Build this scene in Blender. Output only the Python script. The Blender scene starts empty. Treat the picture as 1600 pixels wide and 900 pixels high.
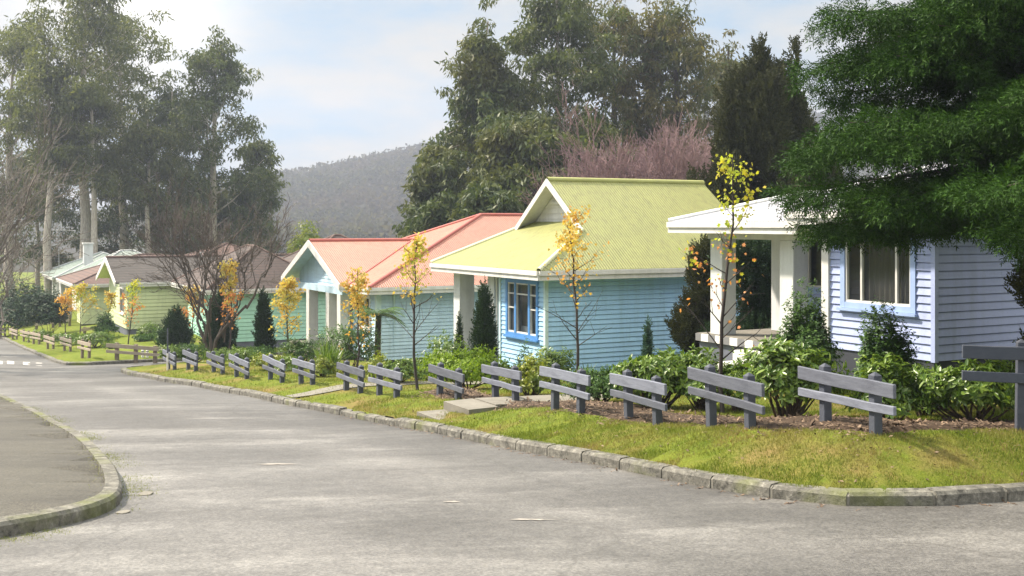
import bpy, math, random
import numpy as np
from mathutils import Vector
from mathutils.geometry import delaunay_2d_cdt

random.seed(11)
rng = np.random.default_rng(11)
PI = math.pi
scene = bpy.context.scene
col = scene.collection
F0, CX, HY = 1750.0, 800.0, 350.0        # focal length and principal point of the photograph, in its pixels

# ------------------------------------------------------------------ small helpers
def nrm(v):
    v = np.asarray(v, float)
    return v / (np.linalg.norm(v, axis=-1, keepdims=True) + 1e-12)

def link(o, parent=None):
    col.objects.link(o)
    if parent is not None:
        o.parent = parent
    return o

def np_obj(name, V, F, mat, parent=None, smooth=False):
    V = np.asarray(V, np.float32); F = np.asarray(F, np.int32)
    me = bpy.data.meshes.new(name)
    me.vertices.add(len(V)); me.vertices.foreach_set('co', V.ravel())
    m, k = F.shape
    me.loops.add(m * k); me.loops.foreach_set('vertex_index', F.ravel())
    me.polygons.add(m); me.polygons.foreach_set('loop_start', np.arange(0, m * k, k, dtype=np.int32))
    if smooth:
        me.polygons.foreach_set('use_smooth', np.ones(m, bool))
    me.update(calc_edges=True)
    me.materials.append(mat)
    return link(bpy.data.objects.new(name, me), parent)

class MB:
    def __init__(s): s.v, s.f = [], []
    def poly(s, pts):
        n = len(s.v); s.v += [tuple(p) for p in pts]; s.f.append(tuple(range(n, n + len(pts))))
    def box(s, a, b):
        (x0, y0, z0), (x1, y1, z1) = a, b
        n = len(s.v)
        s.v += [(x0,y0,z0),(x1,y0,z0),(x1,y1,z0),(x0,y1,z0),(x0,y0,z1),(x1,y0,z1),(x1,y1,z1),(x0,y1,z1)]
        s.f += [tuple(n+i for i in q) for q in ((0,3,2,1),(4,5,6,7),(0,1,5,4),(1,2,6,5),(2,3,7,6),(3,0,4,7))]
    def prism(s, pts, dz):
        """a polygon given thickness dz (vector)"""
        n = len(s.v); k = len(pts); d = Vector(dz)
        s.v += [tuple(p) for p in pts] + [tuple(Vector(p) + d) for p in pts]
        s.f.append(tuple(range(n, n + k))); s.f.append(tuple(range(n + 2*k - 1, n + k - 1, -1)))
        for i in range(k):
            j = (i + 1) % k
            s.f.append((n+i, n+k+i, n+k+j, n+j))
    def bar(s, a, b, w, h, up=(0,0,1)):
        a, b = Vector(a), Vector(b); d = (b - a).normalized(); u = Vector(up)
        r = d.cross(u).normalized(); u = r.cross(d).normalized()
        n = len(s.v)
        for p in (a, b):
            for sx, sz in ((-1,-1),(1,-1),(1,1),(-1,1)):
                s.v.append(tuple(p + r*(sx*w/2) + u*(sz*h/2)))
        s.f += [tuple(n+i for i in q) for q in ((3,2,1,0),(4,5,6,7),(0,1,5,4),(1,2,6,5),(2,3,7,6),(3,0,4,7))]
    def build(s, name, mat, parent=None, smooth=False, bevel=0):
        me = bpy.data.meshes.new(name); me.from_pydata(s.v, [], s.f); me.update()
        me.materials.append(mat)
        if smooth:
            me.polygons.foreach_set('use_smooth', [True]*len(me.polygons))
        o = link(bpy.data.objects.new(name, me), parent)
        if bevel:
            b = o.modifiers.new('edge', 'BEVEL'); b.width = bevel; b.segments = 1; b.limit_method = 'ANGLE'
        return o

def tube(path, rad, sides=5):
    P = np.asarray(path, float); n = len(P)
    R = np.broadcast_to(np.asarray(rad, float), (n,))
    T = np.gradient(P, axis=0); T = nrm(T)
    ref = np.array([0.31, 0.95, 0.05]) if abs(T[0] @ np.array([0,0,1.])) > .9 else np.array([0,0,1.])
    A = nrm(np.cross(T, ref)); B = np.cross(T, A)
    ang = np.linspace(0, 2*PI, sides, endpoint=False)
    V = P[:,None] + R[:,None,None]*(A[:,None]*np.cos(ang)[None,:,None] + B[:,None]*np.sin(ang)[None,:,None])
    i = np.arange(n-1)[:,None]*sides; j = np.arange(sides)[None]
    F = np.stack([i+j, i+(j+1)%sides, i+sides+(j+1)%sides, i+sides+j], -1).reshape(-1,4)
    return V.reshape(-1,3), F

class Tubes:
    def __init__(s): s.V, s.F, s.n = [], [], 0
    def add(s, path, rad, sides=5):
        V, F = tube(path, rad, sides); s.V.append(V); s.F.append(F + s.n); s.n += len(V)
    def build(s, name, mat, parent=None):
        return np_obj(name, np.concatenate(s.V), np.concatenate(s.F), mat, parent, True)

def cloud(P, A, S, tmpl, hint=None, flip=None):
    """copies of a leaf template at points P, along axes A, of size S"""
    T, F = tmpl
    P = np.asarray(P, float); N = len(P); A = nrm(A)
    H = rng.normal(size=(N,3)) if hint is None else np.asarray(hint, float) + rng.normal(size=(N,3))*.45
    X = nrm(np.cross(A, H)); Z = np.cross(X, A)
    S = np.broadcast_to(np.asarray(S, float), (N,))
    V = P[:,None] + S[:,None,None]*(T[None,:,0:1]*X[:,None] + T[None,:,1:2]*A[:,None] + T[None,:,2:3]*Z[:,None])
    FF = (np.arange(N)*len(T))[:,None,None] + F[None]
    return V.reshape(-1,3), FF.reshape(-1, F.shape[1])

def join_np(parts):
    V, F, n = [], [], 0
    for v, f in parts:
        V.append(v); F.append(f + n); n += len(v)
    return np.concatenate(V), np.concatenate(F)

T_GUM = (np.array([(0,0,0),(.15,.4,.03),(0,1,0),(-.15,.4,.03)]), np.array([(0,1,2,3)]))
T_OVAL = (np.array([(0,0,0),(.15,.28,.05),(.17,.62,.05),(0,1,-.06),(-.17,.62,.05),(-.15,.28,.05)]), np.array([(0,1,2,3),(0,3,4,5)]))
T_SMALL = (np.array([(0,0,0),(.26,.45,.04),(0,1,0),(-.26,.45,.04)]), np.array([(0,1,2,3)]))
_m = [(0,-.05),(.2,-.02),(.5,.1),(.28,.32),(.55,.62),(.2,.6),(0,1.0),(-.2,.6),(-.55,.62),(-.28,.32),(-.5,.1),(-.2,-.02)]
T_MAPLE = (np.array([(x,y,.12*abs(x)) for x,y in _m]), np.array([tuple(range(12))]))
def _spray(n, L0, wid, round_axis, ang=48):
    V, F = [], []
    ca, sa = math.cos(math.radians(ang)), math.sin(math.radians(ang))
    for i in range(n):
        u = i/(n-1); y = .02+.86*u; L = L0*(1-.62*u**1.4)*(.6+.4*min(1, i/2.))
        for s in ((-1,1) if not round_axis else (i*2.4,)):
            rx, rz = (s, -.22) if not round_axis else (math.cos(s), math.sin(s))
            d = np.array([rx*sa, ca, rz*sa]); b = np.array([0,y,0]); q = np.cross(d, [0,0,1.] if not round_axis else [-rz,0,rx]); q = q/np.linalg.norm(q)*wid
            k = len(V); V += [b, b+d*L*.45+q, b+d*L, b+d*L*.45-q]; F.append((k,k+1,k+2,k+3))
    k = len(V); V += [(0,.7,0),(wid,.85,0),(0,1.1,0),(-wid,.85,0)]; F.append((k,k+1,k+2,k+3))
    return np.array(V, float), np.array(F)
T_FIR = _spray(11, .40, .030, True, 44)
T_PLUME = _spray(12, .36, .06, True, 38)
T_BLADE = (np.array([(-.1,0,0),(.1,0,0),(0,1,.12)]), np.array([(0,1,2)]))

def empty(name, loc, rz=0):
    o = bpy.data.objects.new(name, None); o.empty_display_size = .3
    o.location = loc; o.rotation_euler = (0,0,rz)
    return link(o)

def tag(o, label, cat, group=None):
    o['label'] = label; o['category'] = cat
    if group: o['group'] = group
    return o

def kind(o, k):
    o['kind'] = k; return o

# ------------------------------------------------------------------ materials
def nodes(name):
    m = bpy.data.materials.new(name); m.use_nodes = True
    nt = m.node_tree; b = nt.nodes['Principled BSDF']
    return m, nt, b, nt.links.new

def rgb(c): return (c[0], c[1], c[2], 1)

def noise(nt, scale, detail=5, rough=.6, vec=None, coord='Object', stretch=None):
    N = nt.nodes; L = nt.links.new
    n = N.new('ShaderNodeTexNoise'); n.inputs['Scale'].default_value = scale
    n.inputs['Detail'].default_value = detail; n.inputs['Roughness'].default_value = rough
    if vec is None:
        t = N.new('ShaderNodeTexCoord'); vec = t.outputs[coord]
    if stretch:
        mp = N.new('ShaderNodeMapping'); mp.inputs['Scale'].default_value = stretch
        L(vec, mp.inputs['Vector']); vec = mp.outputs['Vector']
    L(vec, n.inputs['Vector'])
    return n.outputs['Fac']

def ramp(nt, fac, p0, p1, c0=(0,0,0,1), c1=(1,1,1,1)):
    if p0 > p1: p0, p1, c0, c1 = p1, p0, c1, c0
    r = nt.nodes.new('ShaderNodeValToRGB'); e = r.color_ramp.elements
    e[0].position, e[1].position = p0, p1; e[0].color, e[1].color = c0, c1
    nt.links.new(fac, r.inputs['Fac']); return r.outputs['Color']

def mix(nt, fac, a, b, typ='MIX'):
    m = nt.nodes.new('ShaderNodeMixRGB'); m.blend_type = typ
    for s, v in ((0, fac), (1, a), (2, b)):
        if hasattr(v, 'links') or hasattr(v, 'is_output'): nt.links.new(v, m.inputs[s])
        elif isinstance(v, (int, float)): m.inputs[s].default_value = v
        else: m.inputs[s].default_value = rgb(v)
    return m.outputs[0]

def bump(nt, b, h, strength=.4, dist=.02):
    n = nt.nodes.new('ShaderNodeBump'); n.inputs['Strength'].default_value = strength; n.inputs['Distance'].default_value = dist
    nt.links.new(h, n.inputs['Height']); nt.links.new(n.outputs['Normal'], b.inputs['Normal'])

def paint(name, c=None, c2=None, rough=.6, scale=3, bscale=60, bs=.08, stretch=None, spec=.35, vary=0, streak=0):
    """painted or weathered surface: two tones in patches, a fine bump"""
    m, nt, b, L = nodes(name)
    c2 = c2 or tuple(x*.82 for x in c)
    f = noise(nt, scale, 8, .7, stretch=stretch)
    cc = mix(nt, ramp(nt, f, .35, .7), c, c2)
    g = noise(nt, scale*9, 4, .7, stretch=stretch)
    cc = mix(nt, ramp(nt, g, .55, .8), cc, tuple(x*.8 for x in c))
    if streak:
        gi = nt.nodes.new('ShaderNodeNewGeometry'); cc = mix(nt, gi.outputs['Random Per Island'], mix(nt, 1., cc, (.93,.93,.94), 'MULTIPLY'), mix(nt, 1., cc, (1.05,1.05,1.05), 'MULTIPLY'))
        st = noise(nt, 1.6, 7, .7, stretch=(2.2,2.2,.22)); cc = mix(nt, ramp(nt, st, .46, .78), cc, mix(nt, 1., cc, (.76,.76,.74), 'MULTIPLY'))
    if vary:
        oi = nt.nodes.new('ShaderNodeObjectInfo'); cc = mix(nt, oi.outputs['Random'], mix(nt, 1., cc, (1-vary,)*3, 'MULTIPLY'), mix(nt, 1., cc, (1+vary*.6,)*3, 'MULTIPLY'))
    L(cc, b.inputs['Base Color']); b.inputs['Roughness'].default_value = rough
    b.inputs['Specular IOR Level'].default_value = spec
    bump(nt, b, noise(nt, bscale, 4, .6, stretch=stretch), bs, .01)
    return m

def leafmat(name, c1, c2, trans=.3, rough=.5, c3=None, spec=.3, patch=.5):
    m, nt, b, L = nodes(name)
    g = nt.nodes.new('ShaderNodeNewGeometry')
    cc = mix(nt, g.outputs['Random Per Island'], c1, c2)
    if c3:
        f = noise(nt, patch, 3, .6)
        cc = mix(nt, ramp(nt, f, .45, .62), cc, c3)
    L(cc, b.inputs['Base Color']); b.inputs['Roughness'].default_value = rough
    b.inputs['Specular IOR Level'].default_value = spec
    t = nt.nodes.new('ShaderNodeBsdfTranslucent')
    L(mix(nt, 1.0, cc, (1.35,1.35,.7), 'MULTIPLY'), t.inputs['Color'])
    ms = nt.nodes.new('ShaderNodeMixShader'); ms.inputs[0].default_value = trans
    L(b.outputs[0], ms.inputs[1]); L(t.outputs[0], ms.inputs[2])
    L(ms.outputs[0], nt.nodes['Material Output'].inputs['Surface'])
    return m

def bark(name, c1, c2, scale=4):
    m, nt, b, L = nodes(name)
    f = noise(nt, scale, 7, .7, stretch=(3,3,.6))
    L(mix(nt, ramp(nt, f, .38, .62), c1, c2), b.inputs['Base Color']); b.inputs['Roughness'].default_value = .85
    bump(nt, b, f, .6, .03)
    return m

def corrugated(name, c, c2, axis):
    m, nt, b, L = nodes(name)
    tc = nt.nodes.new('ShaderNodeTexCoord')
    w = nt.nodes.new('ShaderNodeTexWave'); w.wave_type = 'BANDS'; w.bands_direction = axis; w.wave_profile = 'SIN'
    w.inputs['Scale'].default_value = .314/.085*1.0; w.inputs['Distortion'].default_value = 0
    L(tc.outputs['Object'], w.inputs['Vector'])
    st = (1, 6, 6) if axis == 'Y' else (6, 1, 6)
    f = noise(nt, .6, 6, .65)
    cc = mix(nt, ramp(nt, f, .35, .7), c, c2)
    g = noise(nt, 1.2, 6, .7, stretch=st)
    cc = mix(nt, ramp(nt, g, .46, .72), cc, tuple(x*.72 for x in c2))
    L(cc, b.inputs['Base Color']); b.inputs['Roughness'].default_value = .55
    bump(nt, b, w.outputs['Fac'], .8, .03)
    return m

def tiled(name, c, c2, c3):
    m, nt, b, L = nodes(name)
    tc = nt.nodes.new('ShaderNodeTexCoord'); sp = nt.nodes.new('ShaderNodeSeparateXYZ')
    L(tc.outputs['Object'], sp.inputs[0])
    # rows follow the height of the roof, joints run with x + y
    cb = nt.nodes.new('ShaderNodeCombineXYZ'); ad = nt.nodes.new('ShaderNodeMath'); ad.operation = 'ADD'
    L(sp.outputs[0], ad.inputs[0]); L(sp.outputs[1], ad.inputs[1]); L(ad.outputs[0], cb.inputs[0]); L(sp.outputs[2], cb.inputs[1])
    br = nt.nodes.new('ShaderNodeTexBrick'); L(cb.outputs[0], br.inputs['Vector'])
    br.inputs['Color1'].default_value = rgb(c); br.inputs['Color2'].default_value = rgb(c2); br.inputs['Mortar'].default_value = rgb(c3)
    br.inputs['Scale'].default_value = 1; br.inputs['Brick Width'].default_value = .34; br.inputs['Row Height'].default_value = .13
    br.inputs['Mortar Size'].default_value = .02; br.inputs['Mortar Smooth'].default_value = .5
    f = noise(nt, .8, 6, .7)
    cc = mix(nt, ramp(nt, f, .4, .7), br.outputs['Color'], tuple(x*.6 for x in c))
    L(cc, b.inputs['Base Color']); b.inputs['Roughness'].default_value = .8
    bump(nt, b, br.outputs['Fac'], -.9, .05)
    return m

def glassmat():
    m, nt, b, L = nodes('window_glass')
    b.inputs['Base Color'].default_value = (.02,.025,.03,1); b.inputs['Roughness'].default_value = .04
    t = nt.nodes.new('ShaderNodeBsdfTransparent'); t.inputs[0].default_value = (.8,.85,.85,1)
    ms = nt.nodes.new('ShaderNodeMixShader'); ms.inputs[0].default_value = .55
    L(b.outputs[0], ms.inputs[1]); L(t.outputs[0], ms.inputs[2])
    L(ms.outputs[0], nt.nodes['Material Output'].inputs['Surface'])
    return m

def chequer():
    m, nt, b, L = nodes('chequered_edge_blocks')
    tc = nt.nodes.new('ShaderNodeTexCoord'); mp = nt.nodes.new('ShaderNodeMapping'); mp.inputs['Scale'].default_value = (4,4,.01)
    c = nt.nodes.new('ShaderNodeTexChecker'); c.inputs['Scale'].default_value = 1
    c.inputs['Color1'].default_value = (.72,.71,.69,1); c.inputs['Color2'].default_value = (.17,.17,.18,1)
    L(tc.outputs['Object'], mp.inputs[0]); L(mp.outputs[0], c.inputs[0]); L(c.outputs[0], b.inputs['Base Color']); b.inputs['Roughness'].default_value = .8
    return m

def road_mat():
    m, nt, b, L = nodes('worn_asphalt')
    tc = nt.nodes.new('ShaderNodeTexCoord'); at = nt.nodes.new('ShaderNodeAttribute'); at.attribute_name = 'kerb_distance'
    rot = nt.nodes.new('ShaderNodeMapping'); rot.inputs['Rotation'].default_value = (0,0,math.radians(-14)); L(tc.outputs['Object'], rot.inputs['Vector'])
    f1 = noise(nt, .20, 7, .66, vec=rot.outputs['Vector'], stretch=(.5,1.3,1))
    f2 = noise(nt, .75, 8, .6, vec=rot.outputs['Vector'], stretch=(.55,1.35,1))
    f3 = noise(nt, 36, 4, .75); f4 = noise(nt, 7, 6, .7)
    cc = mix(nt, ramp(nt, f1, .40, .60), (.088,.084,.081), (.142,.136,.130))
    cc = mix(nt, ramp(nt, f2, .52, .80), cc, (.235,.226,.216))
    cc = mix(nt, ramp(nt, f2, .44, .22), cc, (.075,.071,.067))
    # lighter polished wheel tracks, dark grimy edge by the kerb
    wob = nt.nodes.new('ShaderNodeMath'); wob.operation = 'MULTIPLY_ADD'; wob.inputs[1].default_value = 1.6; L(f1, wob.inputs[0]); L(at.outputs['Fac'], wob.inputs[2])
    dv = nt.nodes.new('ShaderNodeMath'); dv.operation = 'DIVIDE'; dv.inputs[1].default_value = 10.; L(wob.outputs[0], dv.inputs[0])
    r = nt.nodes.new('ShaderNodeValToRGB'); e = r.color_ramp.elements; e[0].position = .06; e[0].color = (.62,.61,.58,1); e[1].position = 1.; e[1].color = (.9,.9,.9,1)
    for p, v in ((.12,.88),(.22,.95),(.30,1.22),(.38,.98),(.48,1.04),(.58,1.25),(.68,1.0)):
        q = e.new(p); q.color = (v,v,v,1)
    L(dv.outputs[0], r.inputs['Fac']); cc = mix(nt, 1., cc, r.outputs['Color'], 'MULTIPLY')
    cc = mix(nt, ramp(nt, f4, .40, .64), mix(nt, 1., cc, (.84,.84,.84), 'MULTIPLY'), mix(nt, 1., cc, (1.13,1.13,1.12), 'MULTIPLY'))
    cc = mix(nt, ramp(nt, f3, .40, .62), mix(nt, 1., cc, (.66,.66,.66), 'MULTIPLY'), mix(nt, 1., cc, (1.28,1.28,1.26), 'MULTIPLY'))
    v = nt.nodes.new('ShaderNodeTexVoronoi'); v.feature = 'DISTANCE_TO_EDGE'; v.inputs['Scale'].default_value = .21
    d = nt.nodes.new('ShaderNodeVectorMath'); d.operation = 'ADD'
    nn = nt.nodes.new('ShaderNodeTexNoise'); nn.inputs['Scale'].default_value = 1.1; nn.inputs['Detail'].default_value = 7
    L(tc.outputs['Object'], nn.inputs['Vector']); L(nn.outputs['Color'], d.inputs[0]); L(tc.outputs['Object'], d.inputs[1]); L(d.outputs[0], v.inputs['Vector'])
    cc = mix(nt, mix(nt, .35, (1,1,1), ramp(nt, v.outputs['Distance'], .0, .008)), (.05,.046,.04), cc)
    L(cc, b.inputs['Base Color'])
    L(ramp(nt, f1, .3, .7, (.66,.66,.66,1), (.46,.46,.46,1)), b.inputs['Roughness'])
    b.inputs['Specular IOR Level'].default_value = .45
    bump(nt, b, f3, .5, .012)
    return m

def path_mat():
    m, nt, b, L = nodes('old_footpath_asphalt')
    f1 = noise(nt, .5, 7, .65, stretch=(.5,1.4,1)); f2 = noise(nt, 3, 7, .75, stretch=(.6,1.2,1)); f3 = noise(nt, 42, 4, .75)
    cc = mix(nt, ramp(nt, f1, .36, .66), (.038,.034,.027), (.072,.066,.052))
    cc = mix(nt, ramp(nt, f2, .55, .75), cc, (.085,.08,.066))
    cc = mix(nt, ramp(nt, f3, .40, .62), mix(nt, 1., cc, (.6,.6,.6), 'MULTIPLY'), mix(nt, 1., cc, (1.4,1.4,1.35), 'MULTIPLY'))
    L(cc, b.inputs['Base Color']); b.inputs['Roughness'].default_value = .75
    bump(nt, b, f3, .4, .01)
    return m

def lawn_mat(name, dry=.5):
    m, nt, b, L = nodes(name)
    f1 = noise(nt, .55, 6, .65); f2 = noise(nt, 3.2, 6, .7); f3 = noise(nt, 45, 4, .8)
    cc = mix(nt, ramp(nt, f2, .3, .7), (.095,.14,.017), (.19,.215,.033))
    cc = mix(nt, ramp(nt, f1, .62-.18*dry, .74-.1*dry), cc, (.235,.17,.075))
    cc = mix(nt, ramp(nt, f3, .25, .8), mix(nt, 1., cc, (.5,.55,.45), 'MULTIPLY'), mix(nt, 1., cc, (1.35,1.3,1.2), 'MULTIPLY'))
    L(cc, b.inputs['Base Color']); b.inputs['Roughness'].default_value = .9; b.inputs['Specular IOR Level'].default_value = .1
    bump(nt, b, mix(nt, .5, f3, f2), .9, .05)
    return m

def kerb_mat(name, moss):
    m, nt, b, L = nodes(name)
    f1 = noise(nt, 2.2, 7, .7); f2 = noise(nt, 9, 6, .75); f3 = noise(nt, .9, 5, .6)
    cc = mix(nt, ramp(nt, f1, .35, .68), (.095,.09,.076), (.18,.171,.145))
    cc = mix(nt, ramp(nt, f2, .54, .70), cc, (.30,.285,.245))
    cc = mix(nt, ramp(nt, f2, .50, .36), cc, (.045,.043,.036))
    cc = mix(nt, ramp(nt, f3, .6-moss*.18, .78-moss*.15), cc, (.12,.135,.03))
    L(cc, b.inputs['Base Color']); b.inputs['Roughness'].default_value = .85
    bump(nt, b, f2, .8, .03)
    return m

M = dict(
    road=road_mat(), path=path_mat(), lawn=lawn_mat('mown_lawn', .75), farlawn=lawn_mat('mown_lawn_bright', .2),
    kerb=kerb_mat('kerb_stone', .3), kerbmoss=kerb_mat('mossy_kerb_concrete', .5), mortar=paint('kerb_mortar', (.24,.225,.19), (.16,.15,.125), .9, 4),
    concrete=paint('worn_concrete', (.21,.195,.165), (.135,.125,.105), .85, 2.5, 40, .3), soil=paint('bark_mulch_bed', (.038,.024,.015), (.075,.048,.03), .95, 5, 30, 1.0),
    ground=lawn_mat('rough_grassland', .5), line=paint('worn_road_paint', (.62,.6,.56), (.34,.33,.31), .7, 5),
    wornline=paint('worn_pale_patch', (.34,.315,.285), (.24,.22,.195), .85, 18),
    chip=leafmat('bark_chips', (.04,.024,.016), (.24,.17,.115), 0, .9),
    grass=leafmat('grass_blades', (.08,.128,.014), (.205,.235,.04), .3, .6, (.25,.205,.08), .15, .8),
    moss=leafmat('gutter_weeds', (.12,.16,.02), (.26,.27,.06), .25, .7),
    slate=paint('weathered_slate_rail', vary=.4, c=(.170,.183,.228), c2=(.085,.092,.122), rough=.75, scale=3, bscale=40, bs=.5, stretch=(1,1,6)),
    slatepost=paint('slate_post', (.075,.083,.107), (.05,.056,.075), .7, 6, 40, .4),
    slaterail=paint('dark_slate_rail', (.085,.095,.125), (.06,.07,.095), .75, 3, 40, .4),
    oldwood=paint('bleached_fence_wood', (.42,.36,.29), (.3,.25,.19), .85, 3, 40, .4), oldpost=paint('brown_fence_post', (.22,.18,.14), (.15,.12,.09), .85, 5),
    white=paint('white_trim', (.68,.67,.65), (.58,.57,.56), .5, 2, 50, .05, streak=.8), offwhite=paint('off_white_render', (.62,.63,.63), (.54,.55,.56), .7, 2, 70, .15, streak=.8),
    periw=paint('periwinkle_boards', (.40,.46,.72), (.35,.41,.66), .55, 1.5, 50, .06, streak=.8), periwtrim=paint('periwinkle_trim', (.34,.45,.74), None, .5),
    sky=paint('sky_blue_boards', (.40,.64,.90), (.35,.58,.84), .55, 1.5, 50, .06, streak=.8), skypale=paint('pale_blue_boards', (.55,.69,.71), (.47,.62,.66), .55, 1.5, 50, .06, streak=.8),
    bluetrim=paint('bright_blue_trim', (.10,.28,.62), None, .45),
    palebl=paint('faded_blue_boards', (.52,.68,.80), (.46,.62,.74), .55, 1.5, 50, .06, streak=.8), mint=paint('mint_boards', (.40,.68,.55), (.35,.62,.50), .55, 1.5, 50, .06, streak=.8),
    lemon=paint('lemon_green_boards', (.64,.70,.42), (.58,.64,.37), .6, 1.5, 50, .06, streak=.8), plinth=paint('dark_plinth', (.045,.05,.065), None, .8, 3),
    plinthg=paint('grey_blue_plinth', (.14,.15,.19), (.10,.11,.14), .8, 3),
    greenx=corrugated('olive_lime_iron_x', (.30,.305,.10), (.26,.265,.095), 'X'), greeny=corrugated('olive_lime_iron_y', (.30,.305,.10), (.26,.265,.095), 'Y'),
    redx=corrugated('salmon_red_iron_x', (.46,.185,.125), (.38,.155,.11), 'X'), redy=corrugated('salmon_red_iron_y', (.46,.185,.125), (.38,.155,.11), 'Y'),
    whitex=corrugated('pale_grey_iron_x', (.42,.42,.46), (.36,.36,.40), 'X'), whitey=corrugated('pale_grey_iron_y', (.42,.42,.46), (.36,.36,.40), 'Y'),
    mintx=corrugated('pale_mint_iron_x', (.22,.28,.25), (.18,.235,.21), 'X'),
    brown=tiled('brown_roof_tiles', (.085,.056,.048), (.058,.041,.036), (.02,.016,.014)), rust=tiled('russet_roof_tiles', (.15,.085,.066), (.105,.062,.052), (.05,.032,.028)),
    dark=tiled('dark_roof_tiles', (.065,.053,.046), (.048,.04,.036), (.018,.015,.013)), tilecap=paint('tile_ridge', (.15,.10,.085), (.1,.07,.06), .85, 4),
    greencap=paint('lime_cap', (.37,.38,.13), None, .5), redcap=paint('red_cap', (.42,.12,.095), None, .5),
    greencappale=paint('pale_lime_cap', (.62,.62,.40), None, .5),
    glass=glassmat(), chequer=chequer(), curtain=paint('brown_curtain', (.16,.14,.11), (.1,.09,.07), .9, 4, stretch=(8,8,.4)), net=paint('white_net_curtain', (.75,.76,.8), (.6,.62,.68), .9, 6, stretch=(8,8,.4)),
    greyblock=paint('grey_block', (.16,.16,.17), None, .8), metal=paint('dull_metal', (.35,.36,.38), None, .4),
    trunkpale=bark('pale_gum_bark', (.50,.45,.38), (.28,.24,.20)), trunk=bark('grey_brown_bark', (.10,.08,.065), (.05,.04,.034)), trunkdark=bark('dark_twig_bark', (.055,.042,.04), (.03,.024,.022), 8),
    twiggrey=bark('grey_twig_bark', (.20,.175,.15), (.11,.095,.085), 6), twigbrown=bark('brown_twig_bark', (.10,.08,.066), (.06,.048,.04), 6), pink=bark('mauve_twigs', (.26,.165,.165), (.17,.105,.115), 6),
    stem=bark('shrub_stem', (.13,.085,.05), (.08,.055,.035), 9),
    gum1=leafmat('gum_leaves_olive', (.045,.068,.022), (.125,.14,.05), .35, .5, (.075,.10,.028), .3, .25),
    gum2=leafmat('gum_leaves_dark', (.03,.055,.018), (.09,.115,.036), .3, .5, (.11,.115,.032), .3, .2),
    gum3=leafmat('gum_leaves_bronze', (.085,.08,.026), (.17,.145,.055), .35, .5, (.07,.09,.03), .3, .3),
    gum4=leafmat('gum_leaves_grey', (.06,.078,.028), (.145,.155,.055), .45, .55, (.10,.12,.04), .3, .25),
    fir=leafmat('fir_needles', (.010,.036,.005), (.048,.108,.012), .12, .6, (.026,.064,.008), .12, .9),
    cyp=leafmat('cypress_foliage', (.026,.034,.014), (.07,.074,.03), .15, .65, (.045,.05,.022), .2, .5),
    topiary=leafmat('topiary_foliage', (.014,.036,.014), (.035,.07,.026), .12, .6),
    shrubd=leafmat('dark_shrub_leaves', (.035,.085,.018), (.10,.18,.04), .25, .45),
    rhodo=leafmat('rhododendron_leaves', (.06,.125,.016), (.185,.265,.042), .25, .32, None, .45),
    rhodoy=leafmat('yellow_green_leaves', (.12,.17,.012), (.30,.32,.03), .3, .38, (.09,.15,.015), .45, 2),
    lime=leafmat('lime_leaves', (.11,.20,.010), (.26,.36,.02), .35, .45),
    strap=leafmat('strappy_leaves', (.07,.13,.02), (.17,.24,.05), .3, .4),
    fern=leafmat('fern_fronds', (.03,.075,.015), (.09,.16,.035), .3, .5), bluegreen=leafmat('blue_green_foliage', (.03,.075,.06), (.07,.13,.10), .2, .6),
    map_yel=leafmat('maple_leaves_yellow', (.54,.43,.11), (.55,.34,.09), .35, .5, (.46,.44,.14), .2, 1.5),
    map_or=leafmat('maple_leaves_orange', (.60,.38,.09), (.52,.24,.08), .4, .5, (.62,.46,.10), .2, 1.2),
    map_green=leafmat('maple_leaves_turning', (.38,.42,.05), (.60,.48,.07), .4, .5, (.33,.42,.05), .2, 1.3),
    map_pink=leafmat('maple_leaves_salmon', (.62,.30,.12), (.52,.20,.08), .4, .5),
    hillwood=leafmat('hill_forest', (.06,.063,.042), (.088,.086,.058), .4, .9, (.088,.076,.06), .1, .02),
)

# ------------------------------------------------------------------ the lie of the land
def zroad(y):
    y = np.asarray(y, float)
    z = -1.75 - .0874*np.minimum(y, 42)
    u = np.clip(y - 42, 0, 48); z = z - (.0874*u - .5*(.0574/48)*u*u)
    u = np.clip(y - 90, 0, 50); return z - (.03*u - .5*(.03/50)*u*u)

def chaikin(P, n=3):
    P = np.array(P, float)
    for _ in range(n):
        Q = np.empty((2*len(P)-2, 2)); Q[0::2] = .75*P[:-1]+.25*P[1:]; Q[1::2] = .25*P[:-1]+.75*P[1:]
        P = np.vstack([P[:1], Q, P[-1:]])
    return P

def resample(P, step):
    d = np.r_[0, np.cumsum(np.linalg.norm(np.diff(P, axis=0), axis=1))]
    n = max(2, int(d[-1]/step)+1); s = np.linspace(0, d[-1], n)
    return np.c_[np.interp(s, d, P[:,0]), np.interp(s, d, P[:,1])]

KR = resample(chaikin([(-6.5,57),(-9,53),(-12.3,47.2),(-13.4,43.5),(-13.95,40.6),(-13.6,38.6),(-11.3,34.4),(-7.2,28.1),(-3.78,22),(-1.98,19.0),(0,15.5),(.81,14.1),(2.03,11.9),(2.79,10.85),(3.3,10.5),(4.2,10.6),(5.1,10.95),(9,12.75),(20,18.5),(40,29)]), .3)
KF = resample(chaikin([(-60,124),(-42,89),(-35,76.4),(-30.9,69),(-24,56.5),(-19.2,47.2),(-17.8,44.6),(-16.4,45.6),(-15.2,48.2),(-12.5,53.5),(-9.5,59)]), .4)
KL = resample(chaikin([(-26,49),(-11.6,25.5),(-8.8,20.8),(-6.1,16.1),(-4.75,13.3),(-3.95,11.4),(-3.66,10.4),(-3.85,9.6),(-4.3,8.95),(-5.6,7.2),(-9,2.5),(-12,-2)]), .2)

def offset(P, d):
    T = nrm(np.gradient(P, axis=0)); return P + d*np.c_[-T[:,1], T[:,0]]

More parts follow.
